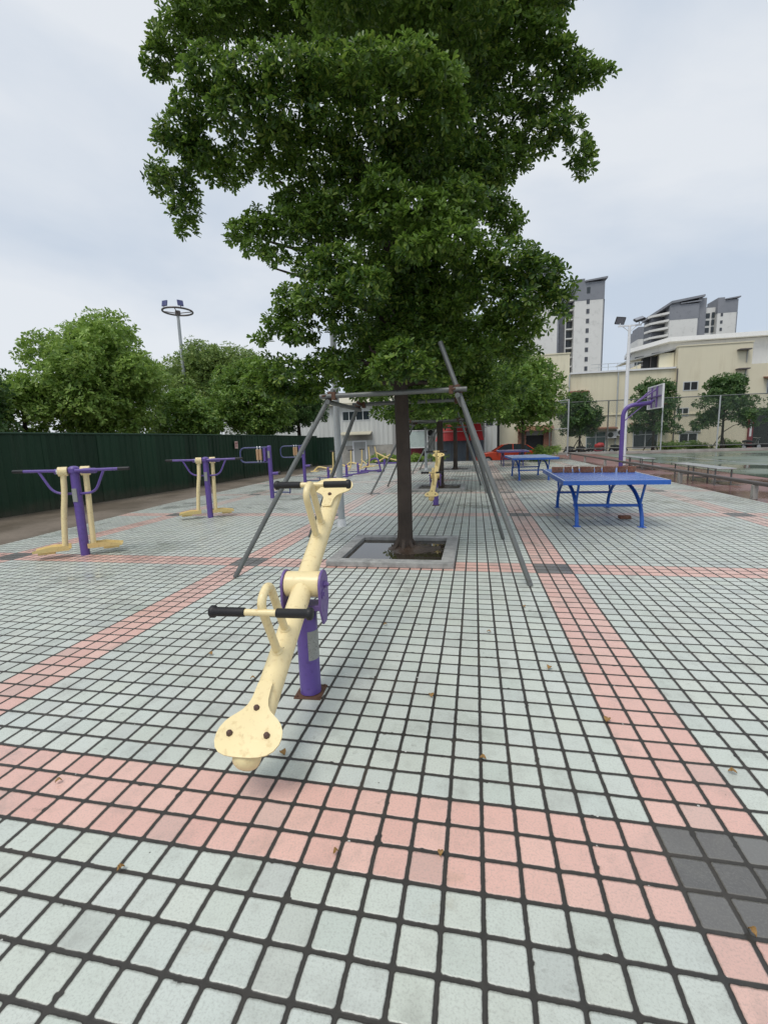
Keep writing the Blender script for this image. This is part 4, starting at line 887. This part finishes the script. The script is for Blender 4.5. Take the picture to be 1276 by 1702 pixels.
# ================================================================== chain link fence of the court
t = thing('court_fence', 'tall chain link fence behind the basketball court', 'fence', (0, 36.5, 0))
PX = [5.15, 9.4, 13.2, 17.0, 20.8, 24.6, 28.4, 32.2]
for x in PX:
    b = MB(); b.cyl((x, 0, 0.0), (x, 0, 4.05), 0.05, n=10); b.build('fence_post', M['pole_grey'] if x > 10 else M['steel'], t)
for z in (4.03, 0.42):
    b = MB(); b.cyl((5.15, 0, z), (32.2, 0, z), 0.035, n=8); b.build('fence_rail', M['steel'], t)
g3 = NG('chain_link'); c3 = g3.coord(); x3, y3, z3 = g3.sep(c3)
s1 = g3.math('ABSOLUTE', g3.math('SUBTRACT', g3.math('FRACT', g3.math('MULTIPLY', g3.math('ADD', x3, z3), 11.0)), 0.5))
s2 = g3.math('ABSOLUTE', g3.math('SUBTRACT', g3.math('FRACT', g3.math('MULTIPLY', g3.math('SUBTRACT', x3, z3), 11.0)), 0.5))
al = g3.math('LESS_THAN', g3.math('MINIMUM', s1, s2), 0.035)
g3.fin((0.13, 0.17, 0.15), 0.5, 0.2); g3.set(g3.p.inputs['Alpha'], al); M['mesh'] = g3.m
b = MB(); b.quad((5.15, 0.02, 0.42), (32.2, 0.02, 0.42), (32.2, 0.02, 4.03), (5.15, 0.02, 4.03)); b.build('wire_mesh', M['mesh'], t, 0)
t = thing('court_gate', 'pale return panel of the court fence by the gateway tree', 'gate', (5.15, 36.5, 0))
b = MB(); b.cyl((0.95, -2.2, -0.02), (0.95, -2.2, 4.1), 0.05, n=10); b.cyl((0, -0.05, 4.05), (0.95, -2.2, 4.1), 0.03, n=8); b.cyl((0, -0.05, 2.0), (0.95, -2.2, 2.0), 0.03, n=8); b.build('gate_frame', M['pole_grey'], t)
b = MB(); b.quad((0.02, -0.05, 0.1), (0.93, -2.18, 0.1), (0.93, -2.18, 4.05), (0.02, -0.05, 4.05)); b.build('wire_mesh', M['mesh'], t, 0)

# ================================================================== building helpers
def window(b_parent, x0, x1, z0, z1, y, glass='glass', mull=1, trans=None, fr=0.07, name='window', proud=0.03):
    """a window on a wall whose outer face is at y (facing -Y)"""
    b = MB(); w = fr
    b.bx(x0, x1, y-proud, y+0.02, z0, z0+w); b.bx(x0, x1, y-proud, y+0.02, z1-w, z1)
    b.bx(x0, x0+w, y-proud, y+0.02, z0+w, z1-w); b.bx(x1-w, x1, y-proud, y+0.02, z0+w, z1-w)
    for i in range(mull):
        x = x0+(x1-x0)*(i+1)/(mull+1); b.bx(x-w/2, x+w/2, y-proud+0.003, y+0.02, z0+w, z1-w)
    if trans: b.bx(x0+w, x1-w, y-proud+0.006, y+0.02, trans-w/2, trans+w/2)
    f = b.build(name, M['frame'], b_parent, 0)
    b = MB(); b.bx(x0+w*0.5, x1-w*0.5, y-0.008, y+0.01, z0+w*0.5, z1-w*0.5); b.build('pane', M[glass], f, 0)
    return f
def canopy(parent, x0, x1, z, y, d=0.7, mat='brown_trim', t_=0.12, drop=0.1):
    b = MB(); b.add([(x0, y, z+drop), (x1, y, z+drop), (x1, y-d, z), (x0, y-d, z), (x0, y, z+drop-t_), (x1, y, z+drop-t_), (x1, y-d, z-t_), (x0, y-d, z-t_)],
        [(0, 3, 2, 1), (4, 5, 6, 7), (3, 7, 6, 2), (0, 4, 7, 3), (1, 2, 6, 5)]); return b.build('canopy', M[mat], parent, 0)
def aircon(loc, label):
    t = thing('air_conditioner', label, 'air conditioner', loc, 0, 'outdoor air conditioning units')
    b = MB(); b.bx(-0.42, 0.42, -0.36, 0, 0, 0.62); b.build('casing', M['white_metal'], t, 30, 0.02)
    b = MB(); b.cyl((-0.1, -0.363, 0.31), (-0.1, -0.375, 0.31), 0.24, n=20); b.build('fan_grille', M['black_plastic'], t)
    b = MB(); b.bx(-0.38, -0.32, -0.34, 0.02, -0.06, -0.003); b.bx(0.32, 0.38, -0.34, 0.02, -0.06, -0.003); b.build('bracket', M['steel_dark'], t, 0)

# ---- yellow factory ------------------------------------------------------
FY = 44.0
t = thing('factory_building', 'long yellow corrugated factory behind the court with stepped roof line', 'building', (0, 0, 0))
b = MB(); b.bx(1.6, 7.9, FY, FY+14, -0.4, 8.9); b.build('left_wall_block', M['cream_wall'], t, 0)
b = MB(); b.bx(7.902, 16.85, FY+0.15, FY+14, -0.4, 7.05); b.build('low_wall_block', M['yellow_wall'], t, 0)
b = MB(); b.bx(16.852, 22.6, FY-0.1, FY+14, -0.4, 8.85); b.build('tall_wall_block', M['yellow_plain'], t, 0)
b = MB(); b.bx(22.602, 48, FY-0.05, FY+14, -0.4, 7.05); b.build('right_wall_block', M['yellow_plain'], t, 0)
b = MB(); b.bx(7.95, 16.8, FY-0.02, FY+0.6, 7.052, 7.2); b.build('coping', M['white_metal'], t, 0)
b = MB(); b.bx(1.55, 7.95, FY-0.06, FY+0.4, 8.902, 9.0); b.build('coping', M['cream_wall'], t, 0)
b = MB(); b.bx(16.8, 22.65, FY-0.16, FY+0.4, 8.852, 8.95); b.build('coping', M['yellow_plain'], t, 0)
b = MB(); b.bx(7.95, 16.8, FY+0.06, FY+0.147, 3.2, 3.3); b.bx(16.9, 22.5, FY-0.2, FY-0.102, 3.0, 3.08); b.build('wall_band', M['cream_wall'], t, 0)
window(t, 7.95, 9.0, 3.9, 5.3, FY+0.15, 'dark'); canopy(t, 7.9, 9.6, 5.45, FY+0.15, 0.6)
window(t, 9.55, 11.3, -0.1, 1.75, FY+0.15, 'green_glass', 1, 1.25); canopy(t, 9.6, 12.1, 2.05, FY+0.15, 0.8)
window(t, 13.6, 15.7, 0.05, 2.0, FY+0.15, 'glass', 1, 1.35); canopy(t, 13.3, 16.3, 2.3, FY+0.15, 0.8)
window(t, 17.4, 18.6, 5.05, 5.85, FY-0.1, 'dark', 1); window(t, 17.0, 18.0, 2.85, 3.6, FY-0.1, 'dark', 1)
window(t, 17.35, 18.85, 0.45, 1.35, FY-0.1, 'dark', 1)
b = MB()
for (x, y, z, w, h) in ((18.1, FY-0.13, 1.48, 1.9, 0.08), (18.1, FY-0.13, 0.32, 1.9, 0.08)): b.bx(x-w/2, x+w/2, y-0.06, y+0.028, z-h, z+h)
b.build('opening_surround', M['grey_wall'], t, 0)
for (x, z) in ((21.4, 8.2), (21.4, 6.6), (21.1, 5.1)):
    b = MB(); b.bx(x, x+0.9, FY-0.6, FY-0.101, z, z+0.1); b.build('wall_vent_hood', M['steel_dark'], t, 0)
    b = MB(); b.bx(x+0.75, x+0.82, FY-0.16, FY-0.102, z-1.0, z-0.01); b.build('drain_pipe', M['grey_wall'], t, 0)
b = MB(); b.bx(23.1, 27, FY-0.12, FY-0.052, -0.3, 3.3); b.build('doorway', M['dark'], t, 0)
b = MB(); b.bx(22.75, 23.1, FY-0.25, FY-0.052, -0.3, 3.2); b.build('door_pier', M['dark_red'], t, 0)
b = MB(); b.bx(22.82, 22.98, FY-0.262, FY-0.252, 0.9, 2.5); b.build('white_lettering_strip', M['white_metal'], t, 0)
window(t, 23.9, 25.6, 4.5, 5.7, FY-0.05, 'glass', 1); canopy(t, 23.6, 26, 5.85, FY-0.05, 0.6)
for (x, y) in ((16.84, FY-0.2), (12.1, FY+0.05), (7.9, FY-0.08)):
    b = MB(); b.cyl((x, y, -0.4), (x, y, 7.0), 0.06, n=8); b.build('drain_pipe', M['steel_dark'] if x > 16 else M['pole_grey'], t)
# lean-to on the low roof
b = MB(); b.bx(15.6, 16.8, FY+0.6, FY+3.6, 7.202, 8.5); b.build('roof_cabin', M['cream_wall'], t, 0)
b = MB(); b.add([(12.8, FY+0.4, 7.75+0.25), (16.84, FY+0.4, 8.85), (16.84, FY+3.6, 8.85), (12.8, FY+3.6, 8.0), (12.8, FY+0.4, 7.9), (16.84, FY+0.4, 8.72), (16.84, FY+3.6, 8.72), (12.8, FY+3.6, 7.9)], [(0, 1, 2, 3), (7, 6, 5, 4), (0, 4, 5, 1), (3, 2, 6, 7), (0, 3, 7, 4)]); b.build('cabin_roof', M['grey_wall'], t, 0)
b = MB(); b.bx(14.3, 15.59, FY+1.0, FY+1.2, 7.202, 8.35); b.build('cabin_opening', M['dark'], t, 0)
for x in (14.3, 15.0, 15.55):
    b = MB(); b.bx(x-0.04, x+0.04, FY+0.9, FY+0.98, 7.202, 8.4); b.build('cabin_post', M['steel_dark'], t, 0)
b = MB()
for x in (10.5, 11.3, 12.1, 12.9, 13.7): b.cyl((x, FY+0.4, 7.2), (x, FY+0.4, 7.85), 0.025, n=6)
b.cyl((9.8, FY+0.4, 7.85), (14.2, FY+0.4, 7.85), 0.025, n=6); b.cyl((9.8, FY+0.4, 7.55), (14.2, FY+0.4, 7.55), 0.02, n=6); b.build('roof_railing', M['pole_grey'], t)
# gateway with brick piers
t = thing('gateway', 'dark gateway between red brick piers, behind the street tree', 'gateway', (0, 43.6, 0))
for x in (3.75, 6.05):
    b = MB()
    for k in range(12): b.bx(x-0.34-0.03*(k % 2), x+0.34+0.03*(k % 2), 0, 0.38, -0.4+k*0.2, -0.4+(k+1)*0.2-0.004)
    b.build('brick_pier', M['brown_trim'], t, 0)
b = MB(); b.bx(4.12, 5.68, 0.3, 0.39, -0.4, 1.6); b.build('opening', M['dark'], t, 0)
b = MB(); b.bx(4.12, 5.68, 0.25, 0.38, 1.604, 2.05); b.build('roller_box', M['grey_wall'], t, 0)
b = MB(); b.add([(3.3, 0.39, 2.5), (6.6, 0.39, 2.5), (6.6, -0.5, 2.1), (3.3, -0.5, 2.1), (3.3, 0.39, 2.35), (6.6, 0.39, 2.35), (6.6, -0.5, 2.0), (3.3, -0.5, 2.0)], [(0, 3, 2, 1), (4, 5, 6, 7), (3, 7, 6, 2), (0, 4, 7, 3), (1, 2, 6, 5)]); b.build('tiled_canopy', M['brown_trim'], t, 0)
aircon((12.55, FY+0.13, 1.3), 'air conditioner on the yellow wall right of the hoop post')
aircon((11.7, FY+0.13, 1.1), 'air conditioner on the yellow wall just left of the hoop post')

# ---- pale building behind with eaves ------------------------------------
t = thing('workshop_building', 'pale grey building with a deep white eave behind the yellow factory', 'building', (0, 0, 0))
b = MB(); b.add([(18.4, 61.5, -0.4), (21.3, 58.1, -0.4), (60, 58.1, -0.4), (60, 66, -0.4), (19.4, 66, -0.4), (18.4, 61.5, 11.2), (21.3, 58.1, 11.6), (60, 58.1, 11.6), (60, 66, 11.6), (19.4, 66, 11.2)],
    [(0, 1, 6, 5), (1, 2, 7, 6), (2, 3, 8, 7), (3, 4, 9, 8), (4, 0, 5, 9), (5, 6, 7, 8, 9)]); b.build('wall', M['pale_wall'], t, 0)
b = MB(); b.add([(17.9, 61, 11.25), (21.0, 57.3, 11.65), (60, 57.3, 11.65), (60, 66.5, 11.65), (19.0, 66.5, 11.25), (17.9, 61, 11.72), (21.0, 57.3, 12.12), (60, 57.3, 12.12), (60, 66.5, 12.12), (19.0, 66.5, 11.72)],
    [(0, 1, 6, 5), (1, 2, 7, 6), (2, 3, 8, 7), (3, 4, 9, 8), (4, 0, 5, 9), (5, 6, 7, 8, 9), (4, 3, 2, 1, 0)]); b.build('eave', M['white_metal'], t, 0)
dv = (Vector((21.3, 58.1, 0))-Vector((18.4, 61.5, 0))).normalized(); nv = Vector((dv.y, -dv.x, 0))
for (a, w, z0, z1) in ((1.0, 1.1, 9.4, 10.7), (3.2, 1.4, 9.3, 10.8)):
    c = Vector((18.4, 61.5, 0))+dv*a; b = MB(); Mr = Matrix.Rotation(math.atan2(dv.y, dv.x), 3, 'Z')
    b.box(c.x+nv.x*0.02, c.y+nv.y*0.02, (z0+z1)/2, w, 0.12, z1-z0, Mr); b.build('window', M['glass'], t, 0)
for x in (33.2, 34.5, 36.2): window(t, x-0.4, x+0.4, 9.5, 10.9, 58.1, 'glass', 0)
aircon((19.75, 59.55, 9.5), 'air conditioner on the pale building above the low yellow roof')

# ---- white corrugated building ------------------------------------------
t = thing('white_warehouse', 'white corrugated two storey building beyond the exercise machines', 'building', (0, 38, 0))
b = MB(); b.bx(-24, -7.7, 0, 9, 1.2, 4.95); b.build('wall', M['white_wall'], t, 0)
b = MB(); b.bx(-24, -7.72, 0.02, 9, -0.4, 1.198); b.build('plinth', M['stained'], t, 0)
b = MB(); b.add([(-24.3, -0.5, 4.8), (-7.5, -0.5, 4.72), (-7.5, 9.2, 6.4), (-24.3, 9.2, 6.5), (-24.3, -0.5, 4.98), (-7.5, -0.5, 4.9), (-7.5, 9.2, 6.6), (-24.3, 9.2, 6.7)], [(4, 5, 6, 7), (0, 3, 2, 1), (0, 1, 5, 4), (1, 2, 6, 5), (0, 4, 7, 3)]); b.build('roof', M['awning'], t, 0)
window(t, -12.3, -9.75, 3.38, 4.25, 0, 'glass', 3, None, 0.07)
canopy(t, -12.4, -9.6, 2.2, 0, 0.8, 'awning', 0.08, 0.22)
b = MB(); b.bx(-11.45, -10.1, -0.06, -0.002, -0.4, 1.62); df = b.build('door_frame', M['white_metal'], t, 0)
b = MB(); b.bx(-11.3, -10.25, -0.075, -0.062, -0.4, 1.5); b.build('door', M['grey_wall'], df, 0)
b = MB(); b.bx(-11.9, -9.6, -0.035, -0.001, 1.65, 2.15); b.build('lintel_panel', M['stained'], t, 0)

# ---- masonry annex, board, shop -----------------------------------------
t = thing('grey_annex', 'grey masonry annex with maroon pillar right of the white building', 'building', (0, 36.5, 0))
b = MB(); b.bx(-7.5, -3.75, 0, 6, -0.4, 5.0); b.build('wall', M['grey_wall'], t, 0)
b = MB(); b.bx(-7.1, -6.1, -0.3, -0.002, -0.4, 2.1); b.build('maroon_pillar', M['dark_red'], t, 0)
b = MB(); b.bx(-5.95, -4.6, -0.12, -0.002, -0.4, 1.2); b.build('red_panel', M['dark_red'], t, 0)
b = MB(); b.bx(-4.55, -3.8, -0.1, -0.002, -0.4, 3.2); b.build('white_pier', M['white_wall'], t, 0)
aircon((-4.15, 36.38, 1.75), 'air conditioner on the white pier beside the shop')
t = thing('notice_board', 'white framed map board standing before the grey annex', 'notice board', (-5.15, 34.6, -0.4))
b = MB(); b.bx(-0.75, 0.75, -0.03, 0.03, 1.35, 2.6); b.build('board_panel', M['paper'], t, 0)
b = MB()
b.bx(-0.82, 0.82, -0.05, 0.05, 1.27, 1.348); b.bx(-0.82, 0.82, -0.05, 0.05, 2.602, 2.68); b.bx(-0.82, -0.752, -0.05, 0.05, 1.348, 2.602); b.bx(0.752, 0.82, -0.05, 0.05, 1.348, 2.602); b.build('frame', M['white_metal'], t, 0)
for x in (-0.78, 0.78):
    b = MB(); b.cyl((x, 0.08, 0), (x, 0.08, 2.7), 0.035, n=8); b.build('post', M['pole_grey'], t)
t = thing('shop_building', 'shop with red slanted awning over blue grey shutters', 'building', (0, 34, 0))
b = MB(); b.bx(-3.7, 0.05, 0, 7, -0.4, 3.3); b.build('wall', M['grey_wall'], t, 0)
for i in range(3):
    b = MB(); x = -3.6+i*1.2; b.bx(x, x+1.17, -0.06, -0.002, -0.36, 1.42); b.build('shutter', M['shutter'], t, 0)
b = MB(); b.add([(-3.3, -0.01, 2.6), (-0.25, -0.01, 2.6), (0.0, -0.55, 1.36), (-3.65, -0.55, 1.36), (-3.3, -0.01, 2.55), (-0.25, -0.01, 2.55), (0.0, -0.5, 1.36), (-3.65, -0.5, 1.36)], [(0, 3, 2, 1), (4, 5, 6, 7), (3, 7, 6, 2), (0, 4, 7, 3), (1, 2, 6, 5)]); b.build('awning', M['red'], t, 0)
b = MB(); b.bx(-3.4, -0.1, -0.34, -0.30, 2.04, 2.07); b.build('awning_stripe', M['frame'], t, 0)
t = thing('white_house', 'narrow white rendered house with a dark slot, behind the red car', 'building', (0, 40, 0))
b = MB(); b.bx(0.1, 1.25, 0, 8, -0.4, 6.2); b.build('wall', M['white_wall'], t, 0)
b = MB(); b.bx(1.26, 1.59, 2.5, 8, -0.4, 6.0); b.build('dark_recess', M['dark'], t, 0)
b = MB(); b.bx(0.3, 0.9, -0.03, -0.002, 2.6, 3.6); b.build('window', M['glass'], t, 0)

# ---- towers ---------------------------------------------------------------
def wins(parent, x, y, zs, w, h, mat='glass', d=0.12):
    for z in zs:
        b = MB(); b.bx(x-w/2, x+w/2, y-d, y+0.05, z, z+h); b.build('window', M[mat], parent, 0)
def apartment_slab(label, cx0, cx1, y, top, crown, base=-0.4, depth=16, winx=None, wz=None, slope=True, kind='tower'):
    t = thing('apartment_tower', label, 'tower block', (0, 0, 0), 0, 'apartment towers on the skyline')
    b = MB(); b.bx(cx0, cx1, y, y+depth, base, top-crown); b.build('wall', M['tower_white'], t, 0)
    b = MB(); b.bx(cx0-0.05, cx1+0.3, y-0.05, y+depth, top-crown+0.003, top-1.0); b.build('crown_wall', M['tower_grey'], t, 0)
    b = MB(); b.add([(cx0+(cx1-cx0)*0.35, y-0.6, top-0.9), (cx1+0.9, y-0.6, top-0.4), (cx1+0.9, y+depth, top-0.4), (cx0+(cx1-cx0)*0.35, y+depth, top-0.9), (cx0+(cx1-cx0)*0.35, y-0.6, top-0.5), (cx1+0.9, y-0.6, top+0.1), (cx1+0.9, y+depth, top+0.1), (cx0+(cx1-cx0)*0.35, y+depth, top-0.5)], [(4, 5, 6, 7), (0, 3, 2, 1), (0, 1, 5, 4), (1, 2, 6, 5), (3, 0, 4, 7)]); b.build('roof_slab', M['tower_grey'], t, 0)
    b = MB(); b.bx(cx0, cx0+(cx1-cx0)*0.35, y+0.2, y+depth*0.6, top-0.99, top+0.2); b.build('roof_house', M['tower_grey'], t, 0)
    b = MB(); b.bx(cx1+0.002, cx1+0.5, y+0.3, y+depth, base, top-crown); b.build('side_wall', M['tower_grey'], t, 0)
    if winx: wins(t, winx, y, wz, 0.85, 1.25, 'tower_dark')
    return t
TY = 150.0
t = apartment_slab('tall white tower with grey crown right of the big tree', 28.6, 36.6, TY, 47.0, 6.0, winx=32.4, wz=[7.0+2.75*i for i in range(13)])
wins(t, 32.4, TY-0.05, [43.0], 0.9, 1.6)
b = MB(); b.bx(24.6, 28.55, TY+3, TY+15, -0.4, 44.5); b.build('recess_wall', M['tower_grey'], t, 0)
for i in range(15):
    z = 3+2.75*i; b = MB(); b.bx(26.6, 28.5, TY+1.2, TY+2.98, z, z+0.35); b.build('balcony_slab', M['tower_white'], t, 0)
    b = MB(); b.bx(26.7, 28.4, TY+2.85, TY+2.97, z+0.7, z+2.5); b.build('balcony_window', M['glass'], t, 0)
    b = MB(); b.bx(24.0, 24.9, TY+2.8, TY+2.97, z+0.5, z+2.2); b.build('window', M['glass'], t, 0)
b = MB(); b.bx(26.3, 26.55, TY+1.0, TY+3.0, -0.4, 38); b.build('white_fin', M['tower_white'], t, 0)
apartment_slab('white tower mostly hidden behind the big tree, left of the tall grey crowned one', 14.5, 23.7, TY-1, 52.0, 6.0)
TB = 220.0
t = apartment_slab('white apartment block with grey crown and curved balconies above the pale building', 80.3, 91.0, TB, 55.3, 7.0)
for i in range(9):
    z = 27+3*i; b = MB()
    b.add([(73.5, TB+9, z), (74.5, TB+5.5, z), (77, TB+3, z), (80.25, TB+0.4, z), (80.25, TB+9, z)]+[(73.5, TB+9, z+0.9), (74.5, TB+5.5, z+0.9), (77, TB+3, z+0.9), (80.25, TB+0.4, z+0.9), (80.25, TB+9, z+0.9)], [(4, 3, 2, 1, 0), (5, 6, 7, 8, 9), (0, 1, 6, 5), (1, 2, 7, 6), (2, 3, 8, 7), (3, 4, 9, 8), (4, 0, 5, 9)]); b.build('balcony', M['tower_white'], t, 0)
b = MB(); b.bx(75, 80.25, TB+5, TB+14, -0.4, 52); b.build('recess_wall', M['tower_dark'], t, 0)
b = MB(); b.add([(72.5, TB+9, 50.0), (80.5, TB-0.8, 54.8), (93, TB-0.8, 56.6), (93, TB+12, 56.6), (72.5, TB+12, 50.0), (72.5, TB+9, 51.0), (80.5, TB-0.8, 55.8), (93, TB-0.8, 57.4), (93, TB+12, 57.4), (72.5, TB+12, 51.0)], [(5, 6, 7, 8, 9), (4, 3, 2, 1, 0), (0, 1, 6, 5), (1, 2, 7, 6), (2, 3, 8, 7)]); b.build('roof_slab', M['tower_grey'], t, 0)
b = MB(); b.bx(91.3, 94.4, TB+1, TB+14, -0.4, 56.4); b.build('stair_core', M['tower_grey'], t, 0)
t = apartment_slab('right wing of the pale apartment pair, with a column of small windows', 98.3, 105.3, TB, 55.6, 6.0, winx=99.9, wz=[28+2.9*i for i in range(8)])
b = MB(); b.bx(94.5, 98.25, TB+2, TB+14, -0.4, 52.5); b.build('recess_wall', M['tower_white'], t, 0)
for i in range(8):
    z = 28+2.9*i; b = MB(); b.bx(94.8, 96.3, TB+1.85, TB+1.99, z, z+2.0); b.build('window', M['glass'], t, 0)
    b = MB(); b.bx(97.0, 98.0, TB+1.6, TB+1.99, z, z+2.2); b.build('bay_window', M['glass'], t, 0)
t = apartment_slab('small distant grey roofed block left of the apartment pair', 84.0, 94.0, 270, 56.5, 6.0, winx=87.5, wz=[33+3*i for i in range(6)])

# ================================================================== vehicles
def wheel(parent, x, y, z, r, w):
    b = MB(); b.tube([(x, y-w/2, z), (x, y-w/2*0.9, z), (x, y+w/2*0.9, z), (x, y+w/2, z)], [r*0.85, r, r, r*0.85], 22); wl = b.build('wheel', M['tyre'], parent, 40)
    b = MB(); b.cyl((x, y-w/2-0.006, z), (x, y+w/2+0.006, z), r*0.6, n=14); b.build('rim', M['chrome'], wl); return wl
def car(loc, rz, label):
    t = thing('parked_car', label, 'car', loc, rz)
    prof = [(-2.1, 0.28), (-2.16, 0.5), (-2.1, 0.72), (-1.9, 0.8), (-1.1, 0.92), (1.55, 0.95), (2.05, 0.9), (2.15, 0.7), (2.12, 0.4), (2.0, 0.28)]
    rx = Matrix.Rotation(R(90), 4, 'X'); b = MB(); b.prism(prof, 1.74, rx); b.build('body', M['car_paint'], t, 40, 0.07, 3)
    roof = [(-0.95, 0.92), (-0.25, 1.36), (0.1, 1.43), (0.9, 1.42), (1.3, 1.3), (1.8, 0.94)]
    b = MB(); n = len(roof)
    top = [(x, y*(0.80 if z < 1 else 0.60), z) for y in (-1, 1) for x, z in roof]
    b.add(top, [tuple(range(n)), tuple(range(2*n-1, n-1, -1))]+[(i, n+i, n+i+1, i+1) for i in range(n-1)]); b.build('cabin', M['glass'], t, 30)
    b = MB(); b.add([(x, y*0.615, z) for y in (-1, 1) for x, z in ((-0.3, 1.37), (0.1, 1.445), (0.9, 1.435), (1.32, 1.305))], [(0, 4, 5, 1), (1, 5, 6, 2), (2, 6, 7, 3)]); b.build('roof', M['car_paint'], t, 40)
    for s in (-1, 1):
        b = MB()
        for (xa, za, xb, zb) in ((-1.0, 0.93, -0.27, 1.38), (0.35, 0.95, 0.35, 1.42), (1.85, 0.95, 1.3, 1.33)):
            b.tube([(xa, s*0.82, za), (xb, s*0.625, zb)], 0.035, 6)
        b.build('pillar', M['car_paint'], t)
        for x in (-1.35, 1.35): wheel(t, x, s*0.80, 0.31, 0.31, 0.2)
        b = MB(); b.box(-2.08, s*0.62, 0.66, 0.14, 0.36, 0.14); b.build('headlight', M['lamp_glass'], t, 30, 0.03)
        b = MB(); b.box(2.1, s*0.65, 0.74, 0.1, 0.3, 0.14); b.build('tail_light', M['red'], t, 30, 0.02)
        b = MB(); b.box(-0.75, s*0.97, 0.98, 0.14, 0.18, 0.12); b.build('mirror', M['car_paint'], t, 30, 0.03)
    return t
car((1.55, 31.8, -0.4), 0.03, 'orange red car parked behind the furthest table')
def motorbike(loc, rz, label, cover=None):
    t = thing('motorbike', label, 'motorbike', loc, rz, 'motorbikes parked by the yellow wall')
    for x in (-0.62, 0.62): wheel(t, x, 0, 0.28, 0.28, 0.1)
    b = MB(); b.tube([(-0.6, 0, 0.5), (-0.2, 0, 0.4), (0.25, 0, 0.42), (0.45, 0, 0.75), (0.52, 0, 0.95)], [0.11, 0.15, 0.1, 0.08, 0.05], 10); b.build('body', M['black_plastic'] if not cover else M['dark_red'], t, 50)
    b = MB(); b.tube([(-0.7, 0, 0.72), (-0.3, 0, 0.74), (0.1, 0, 0.68)], [0.1, 0.13, 0.08], 10); b.build('seat', M['rubber'], t, 50)
    b = MB(); b.tube([(0.42, -0.34, 1.03), (0.5, 0, 0.98), (0.42, 0.34, 1.03)], 0.02, 8); b.tube([(0.62, 0, 0.28), (0.5, 0, 0.98)], 0.03, 8); b.build('handlebar', M['chrome'], t)
    b = MB(); b.dome((0.55, 0, 0.85), (1, 0, 0.2), 0.1, 0.08, 12); b.build('headlight', M['lamp_glass'], t)
    if cover: t.scale = (0.75, 0.75, 0.7)
    if cover:
        b = MB(); b.tube([(-0.5, 0, 0.75), (-0.35, 0, 0.95), (0.0, 0, 1.1), (0.3, 0, 1.1), (0.5, 0, 0.95)], [0.1, 0.33, 0.36, 0.32, 0.1], 12); b.build('rain_cover', M[cover], t, 60)
    return t
motorbike((9.1, 42.6, -0.35), 0.2, 'dark motorbike left of the red covered one by the yellow wall')
motorbike((10.3, 42.2, -0.25), -0.3, 'motorbike under a red rain cover by the green window', 'red')
motorbike((11.9, 42.4, -0.3), 0.3, 'dark motorbike directly behind the hoop post')
motorbike((8.2, 42.8, -0.35), 0.1, 'dark motorbike furthest left under the narrow tree')
motorbike((21.6, 41.0, -0.2), 0.2, 'dark motorbike beside the dark doorway at right')

# thin overhead wires behind the second table
t = thing('overhead_wires', 'thin sagging wires in front of the white house', 'wires', (0, 0, 0))
for k, (z0, z1) in enumerate(((3.0, 3.6), (2.6, 3.3), (2.4, 3.05))):
    b = MB(); b.tube([(-2.2+4.6*i/10, 37.6, z0+(z1-z0)*i/10-0.35*math.sin(math.pi*i/10)) for i in range(11)], 0.018, 5); b.build('wire', M['black_plastic'], t)

# ================================================================== fallen leaves
GL = 'fallen leaves on the paving'
FL = [(-0.93,0.76,'curled brown leaf on the paving right of the front seesaw'),(-0.2,1.19,'yellow brown leaf beside the pink band at right'),(0.44,0.34,'brown leaf right of the pink band near the dark tiles'),(-0.64,0.26,'small brown leaf on the grout near the middle'),(-0.57,1.71,'pale dead leaf on tiles, middle distance'),(-2.55,-0.19,'dark brown leaf on the pink band at left'),(-0.8,-0.27,'dull dead leaf on the lower pink band'),(0.14,-0.38,'dark scrap of leaf at the lower right pink tiles'),(-2.57,1.07,'yellow leaf scrap left of the seesaw handle'),(-1.6,0.15,'ochre leaf beside the front seesaw seat'),(-1.4,1.75,'tiny brown leaf between the seesaw post and the planter'),(0.01,0.66,'small leaf on the pink band at right, middle distance'),(-1.18,-0.33,'brown leaf crumb on the pink band below the seesaw'),(-1.93,-0.52,'brown leaf crumb at lower left'),(-0.25,2.29,'dark leaf beside the foot of the right prop pole'),(-2.09,0.79,'small dark leaf left of the seesaw beam')]
rf = np.random.default_rng(77)
for i, (x, y, lab) in enumerate(FL):
    b = MB(); n = 7; L = (0.032+0.014*rf.random())*(0.6 if i in (5, 6, 7, 12, 13) else 0.9); V = []
    for k in range(n+1):
        tt = k/n; w = 0.42*L*math.sin(math.pi*min(1, tt*0.92+0.04))**0.8; cz = 0.006+0.012*math.sin(tt*3.1)*rf.uniform(0.6, 1.2)
        V += [(tt*L-L/2, -w, cz+0.006), (tt*L-L/2, 0, cz), (tt*L-L/2, w, cz+0.007)]
    b.add(V, [(k*3+j, (k+1)*3+j, (k+1)*3+j+1, k*3+j+1) for k in range(n) for j in range(2)])
    o = b.build('fallen_leaf', M['dead_leaf'], None, 60); o.location = (x, y, 0.001); o.rotation_euler = (0, 0, rf.uniform(0, 6.28)); tag(o, lab, 'leaf', GL)
